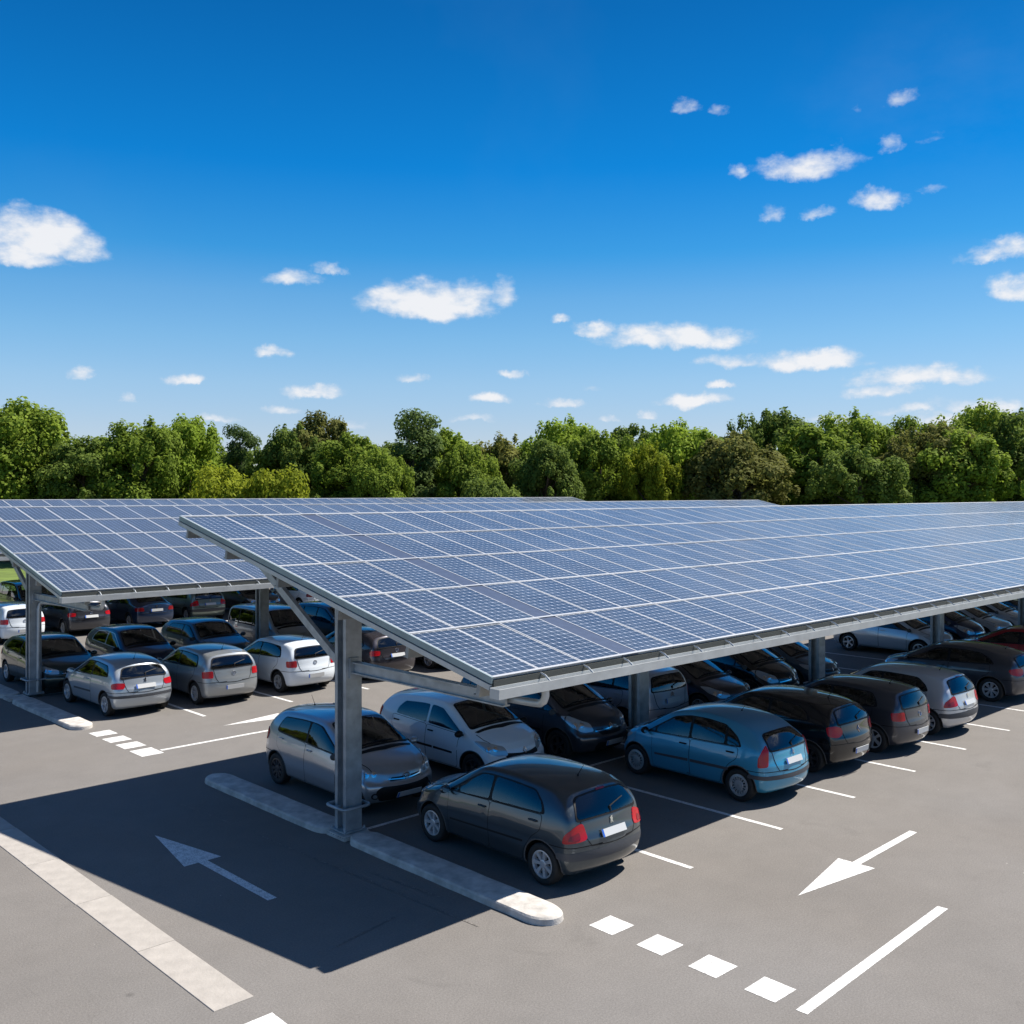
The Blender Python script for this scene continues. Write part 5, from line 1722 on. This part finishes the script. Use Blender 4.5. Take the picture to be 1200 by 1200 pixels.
def tree_meshes(seed, H, Rr, style):
    """trunk+limbs mesh and crown mesh of one tree, base at the origin"""
    rnd = random.Random(seed)
    clumps = []
    if style == 'pine':
        lv = 9
        for i in range(lv):
            t = i/(lv-1)
            z = H*(.16+.80*t)
            rr = Rr*(1.0-.62*t)*rnd.uniform(.8, 1.1)
            for k in range(max(3, int(10*(1-t*.65)))):
                a = rnd.uniform(0, 2*pi); d = rr*rnd.uniform(.45, 1)
                clumps.append((Vector((cos(a)*d, sin(a)*d, z+rnd.uniform(-.4, .4))), rnd.uniform(.7, 1.15)*Rr*.36, .6))
    elif style == 'bush':
        for k in range(34):
            a = rnd.uniform(0, 2*pi); t = rnd.random()**.5
            d = Rr*t*.85; z = H*(.18+.66*rnd.random()*sqrt(max(.05, 1-t*t)))
            clumps.append((Vector((cos(a)*d, sin(a)*d, z)), Rr*rnd.uniform(.20, .34), .85))
    else:
        n = 62
        lob = [(rnd.uniform(0, 2*pi), rnd.uniform(.75, 1.12), rnd.uniform(1.5, 3)) for _ in range(4)]
        for k in range(n):
            ph = rnd.uniform(-.75, 1.0); a = rnd.uniform(0, 2*pi)
            rr = rnd.uniform(.55, 1.0)**.6
            f = 1 + .16*sin(a*2+lob[0][0]) + .12*sin(a*3+lob[1][0]) + .10*sin(ph*5+lob[2][0])
            x = cos(a)*sqrt(1-ph*ph)*Rr*rr*f*.84; y = sin(a)*sqrt(1-ph*ph)*Rr*rr*f*.84
            z = H*.52 + ph*H*.42*rr
            clumps.append((Vector((x, y, max(z, H*.10))), Rr*rnd.uniform(.17, .33), .8))
        # a few shoots that stick out of the top and sides
        for k in range(34):
            a = rnd.uniform(0, 2*pi); ph = rnd.uniform(.0, 1)
            f = 1 + .16*sin(a*2+lob[0][0]) + .12*sin(a*3+lob[1][0]) + .10*sin(ph*5+lob[2][0])
            p = Vector((cos(a)*sqrt(1-ph*ph)*Rr*.93*f, sin(a)*sqrt(1-ph*ph)*Rr*.93*f, H*.52+ph*H*.425))
            clumps.append((p, Rr*rnd.uniform(.06, .12), 1.9))
    # crown: thousands of small leaf faces
    co = []; fa = []
    for (c, r, sq) in clumps:
        n = int(560*(r/1.3)**1.8)+20
        for _ in range(n):
            v = Vector((rnd.gauss(0, 1), rnd.gauss(0, 1), rnd.gauss(0, 1))).normalized()
            q = r*(1-rnd.random()**2*.65)*rnd.choice((1, 1, 1, 1.14))
            p = c + Vector((v.x*q, v.y*q, v.z*q*sq))
            nrm = (v*1.0 + Vector((rnd.uniform(-1, 1), rnd.uniform(-1, 1), rnd.uniform(-.3, 1.1)))*.75).normalized()
            t = nrm.cross(Vector((rnd.uniform(-1, 1), rnd.uniform(-1, 1), rnd.uniform(-1, 1)))).normalized()
            b = nrm.cross(t)
            s = rnd.uniform(.09, .20)*(1.05 if style != 'pine' else .85)
            w = s*rnd.uniform(.5, .75)
            i0 = len(co)
            co += [p-t*s, p+b*w+nrm*s*.12, p+t*s, p-b*w-nrm*s*.10]
            fa.append((i0, i0+1, i0+2, i0+3))
    me = bpy.data.meshes.new('crown')
    me.from_pydata([tuple(v) for v in co], [], fa); me.update()
    bm = bmesh.new()
    lean = Vector((rnd.uniform(-.3, .3), rnd.uniform(-.3, .3), 0))
    pts = [Vector((0, 0, -.1)), Vector((0, 0, H*.2))+lean*.3, Vector((0, 0, H*.5))+lean, Vector((0, 0, H*.82))+lean*1.2]
    tube(bm, pts, [H*.024, H*.018, H*.012, H*.004], 8)
    for k in range(14):
        c, r, _ = rnd.choice(clumps)
        z0 = min(max(c.z - H*.22, H*.14), H*.66)
        s = Vector((0, 0, z0)) + lean*(z0/H)
        mid = s.lerp(c, .5) + Vector((0, 0, -.15*r))
        tube(bm, [s, mid, c], [H*.009, H*.006, H*.0025], 5)
    tm = bpy.data.meshes.new('trunk'); bm.to_mesh(tm); bm.free()
    tm.materials.append(MAT['bark']); me.materials.append(LEAF['mid'])
    return tm, me
VAR = {}
for i, (st, H, Rr) in enumerate((('round', 12, 4.6), ('round', 12, 4.0), ('round', 12, 5.0), ('round', 12, 3.4), ('pine', 12, 3.2), ('bush', 6, 4.6), ('round', 12, 4.3))):
    VAR[i] = (tree_meshes(100+i, H, Rr, st), H, Rr)
FWD = Vector((cos(YAW), sin(YAW), 0)); RGT = Vector((sin(YAW), -cos(YAW), 0))
TL_ = [  # variant, leaves, sideways metres at 1 m forward, top slope, distance, crown width factor, label
 (0, 'mid', 10, 462, 84, 1.00, 'tall mid-green tree cut by the left edge of the tree line'),
 (3, 'mid', 62, 500, 86, .95, 'lower green tree just right of the tall one on the left edge'),
 (1, 'dark', 100, 508, 82, .90, 'darker green tree with a flat top, third from the left edge'),
 (2, 'mid', 165, 488, 84, .86, 'left half of the wide green crown, left of the yellowish shrubs'),
 (0, 'bright', 222, 483, 88, .80, 'bright rounded tree right above the yellowish shrubs'),
 (4, 'pine', 284, 498, 96, .70, 'small dark pine poking up behind the yellowish shrubs'),
 (5, 'yellow', 258, 533, 78, .80, 'left yellow-green shrub in front of the tree line'),
 (5, 'yellow', 318, 537, 76, .85, 'right yellow-green shrub in front of the tree line'),
 (6, 'dark', 338, 492, 90, .78, 'dark olive-green tree left of the tallest crown in the middle left'),
 (1, 'olive', 372, 478, 92, .86, 'tallest crown in the middle left, greyish green'),
 (3, 'mid', 410, 503, 82, 1.0, 'mid-green tree with feathery top left of the big pine'),
 (2, 'mid', 440, 522, 79, .55, 'low green tree at the foot of the big pine'),
 (4, 'pine', 482, 482, 84, 1.02, 'big pine with a pointed layered crown'),
 (3, 'mid', 522, 498, 88, .95, 'slender green tree right of the big pine'),
 (0, 'mid', 548, 515, 82, .64, 'green tree in the low dip of the tree line'),
 (6, 'olive', 596, 504, 88, .84, 'olive tree with a spiky top, centre of the tree line'),
 (5, 'dark', 575, 548, 76, .70, 'dark shrub low in the centre of the tree line'),
 (2, 'bright', 660, 486, 88, .80, 'bright green tree with a domed top right of the centre'),
 (1, 'dark', 640, 512, 80, .72, 'dark green tree below the domed bright one'),
 (0, 'mid', 706, 500, 84, .74, 'green tree between the domed bright one and the yellow-green one'),
 (3, 'dark', 740, 493, 94, .9, 'narrow dark tree standing back between two brighter crowns'),
 (2, 'bright', 792, 490, 84, .80, 'vivid yellow-green tree right of the middle'),
 (6, 'yellow', 764, 512, 80, .50, 'small yellowish tree beside the vivid one'),
 (1, 'olive', 862, 502, 80, 1.00, 'brownish olive tree with bare twigs'),
 (0, 'dark', 905, 474, 94, .90, 'tall dark tree behind the brownish olive one'),
 (3, 'mid', 948, 492, 86, 1.1, 'green tree to the right of the tall dark one'),
 (2, 'mid', 992, 478, 90, .84, 'feathery green tree above the far end of the canopies'),
 (6, 'dark', 1010, 515, 78, .84, 'dark lower tree at the far end of the canopies'),
 (1, 'mid', 1062, 484, 88, .90, 'green tree with twin tops on the right'),
 (0, 'olive', 1090, 492, 82, .80, 'olive-toned tree right of the twin tops'),
 (2, 'mid', 1150, 468, 88, .88, 'tall tree near the right edge of the tree line'),
 (1, 'mid', 1122, 500, 80, .95, 'mid-green tree in front of the tall one near the right edge'),
 (6, 'dark', 1200, 472, 84, .95, 'tall dark tree cut by the right edge'),
]
seen = set()
def put_tree(var, leaf, px, py, D, wf, label, group='trees beyond the car park', cat='tree'):
    (tm, cm), H, Rr = VAR[var]
    X = (px-600)/1180.8*D
    h = CAMH + (577.2-py)/1180.8*D
    p = FWD*D + RGT*X
    name = 'pine_tree' if var == 4 else ('shrub' if var == 5 else 'tree')
    r = empty(name, p, random.uniform(0, 6.28))
    s = h/H*.985
    w = wf*1.1 if var != 5 else wf
    r.scale = (w*(.9+.2*s*.5), w*(.9+.2*s*.5), s)
    mesh_obj('trunk', tm, r); c = mesh_obj('crown', cm, r)
    c.material_slots[0].link = 'OBJECT'; c.material_slots[0].material = LEAF[leaf]
    tag(r, label, 'shrub' if var == 5 else 'tree', group)
    return r
for t in TL_: put_tree(*t)
# second rank, mostly hidden, seen only through the gaps
rnd = random.Random(5)
for k in range(20):
    put_tree(rnd.choice((0, 1, 2, 6)), rnd.choice(('mid', 'dark')), -60+k*68+rnd.uniform(-12, 12), rnd.uniform(504, 520), 104+rnd.uniform(-3, 5), 1.25, 'dark tree in the second rank, glimpsed through the front crowns', 'second rank of trees')
# unseen trees added left of the lot, for reflections in the car windows
for k in range(12):
    put_tree(rnd.choice((0, 1, 2, 6)), rnd.choice(('mid', 'bright', 'olive')), -230 - k*150, 420 - k*6, 62 - k*2.5, 1.1, 'unseen tree beyond the left edge, added for window reflections', 'unseen trees added left of the car park')
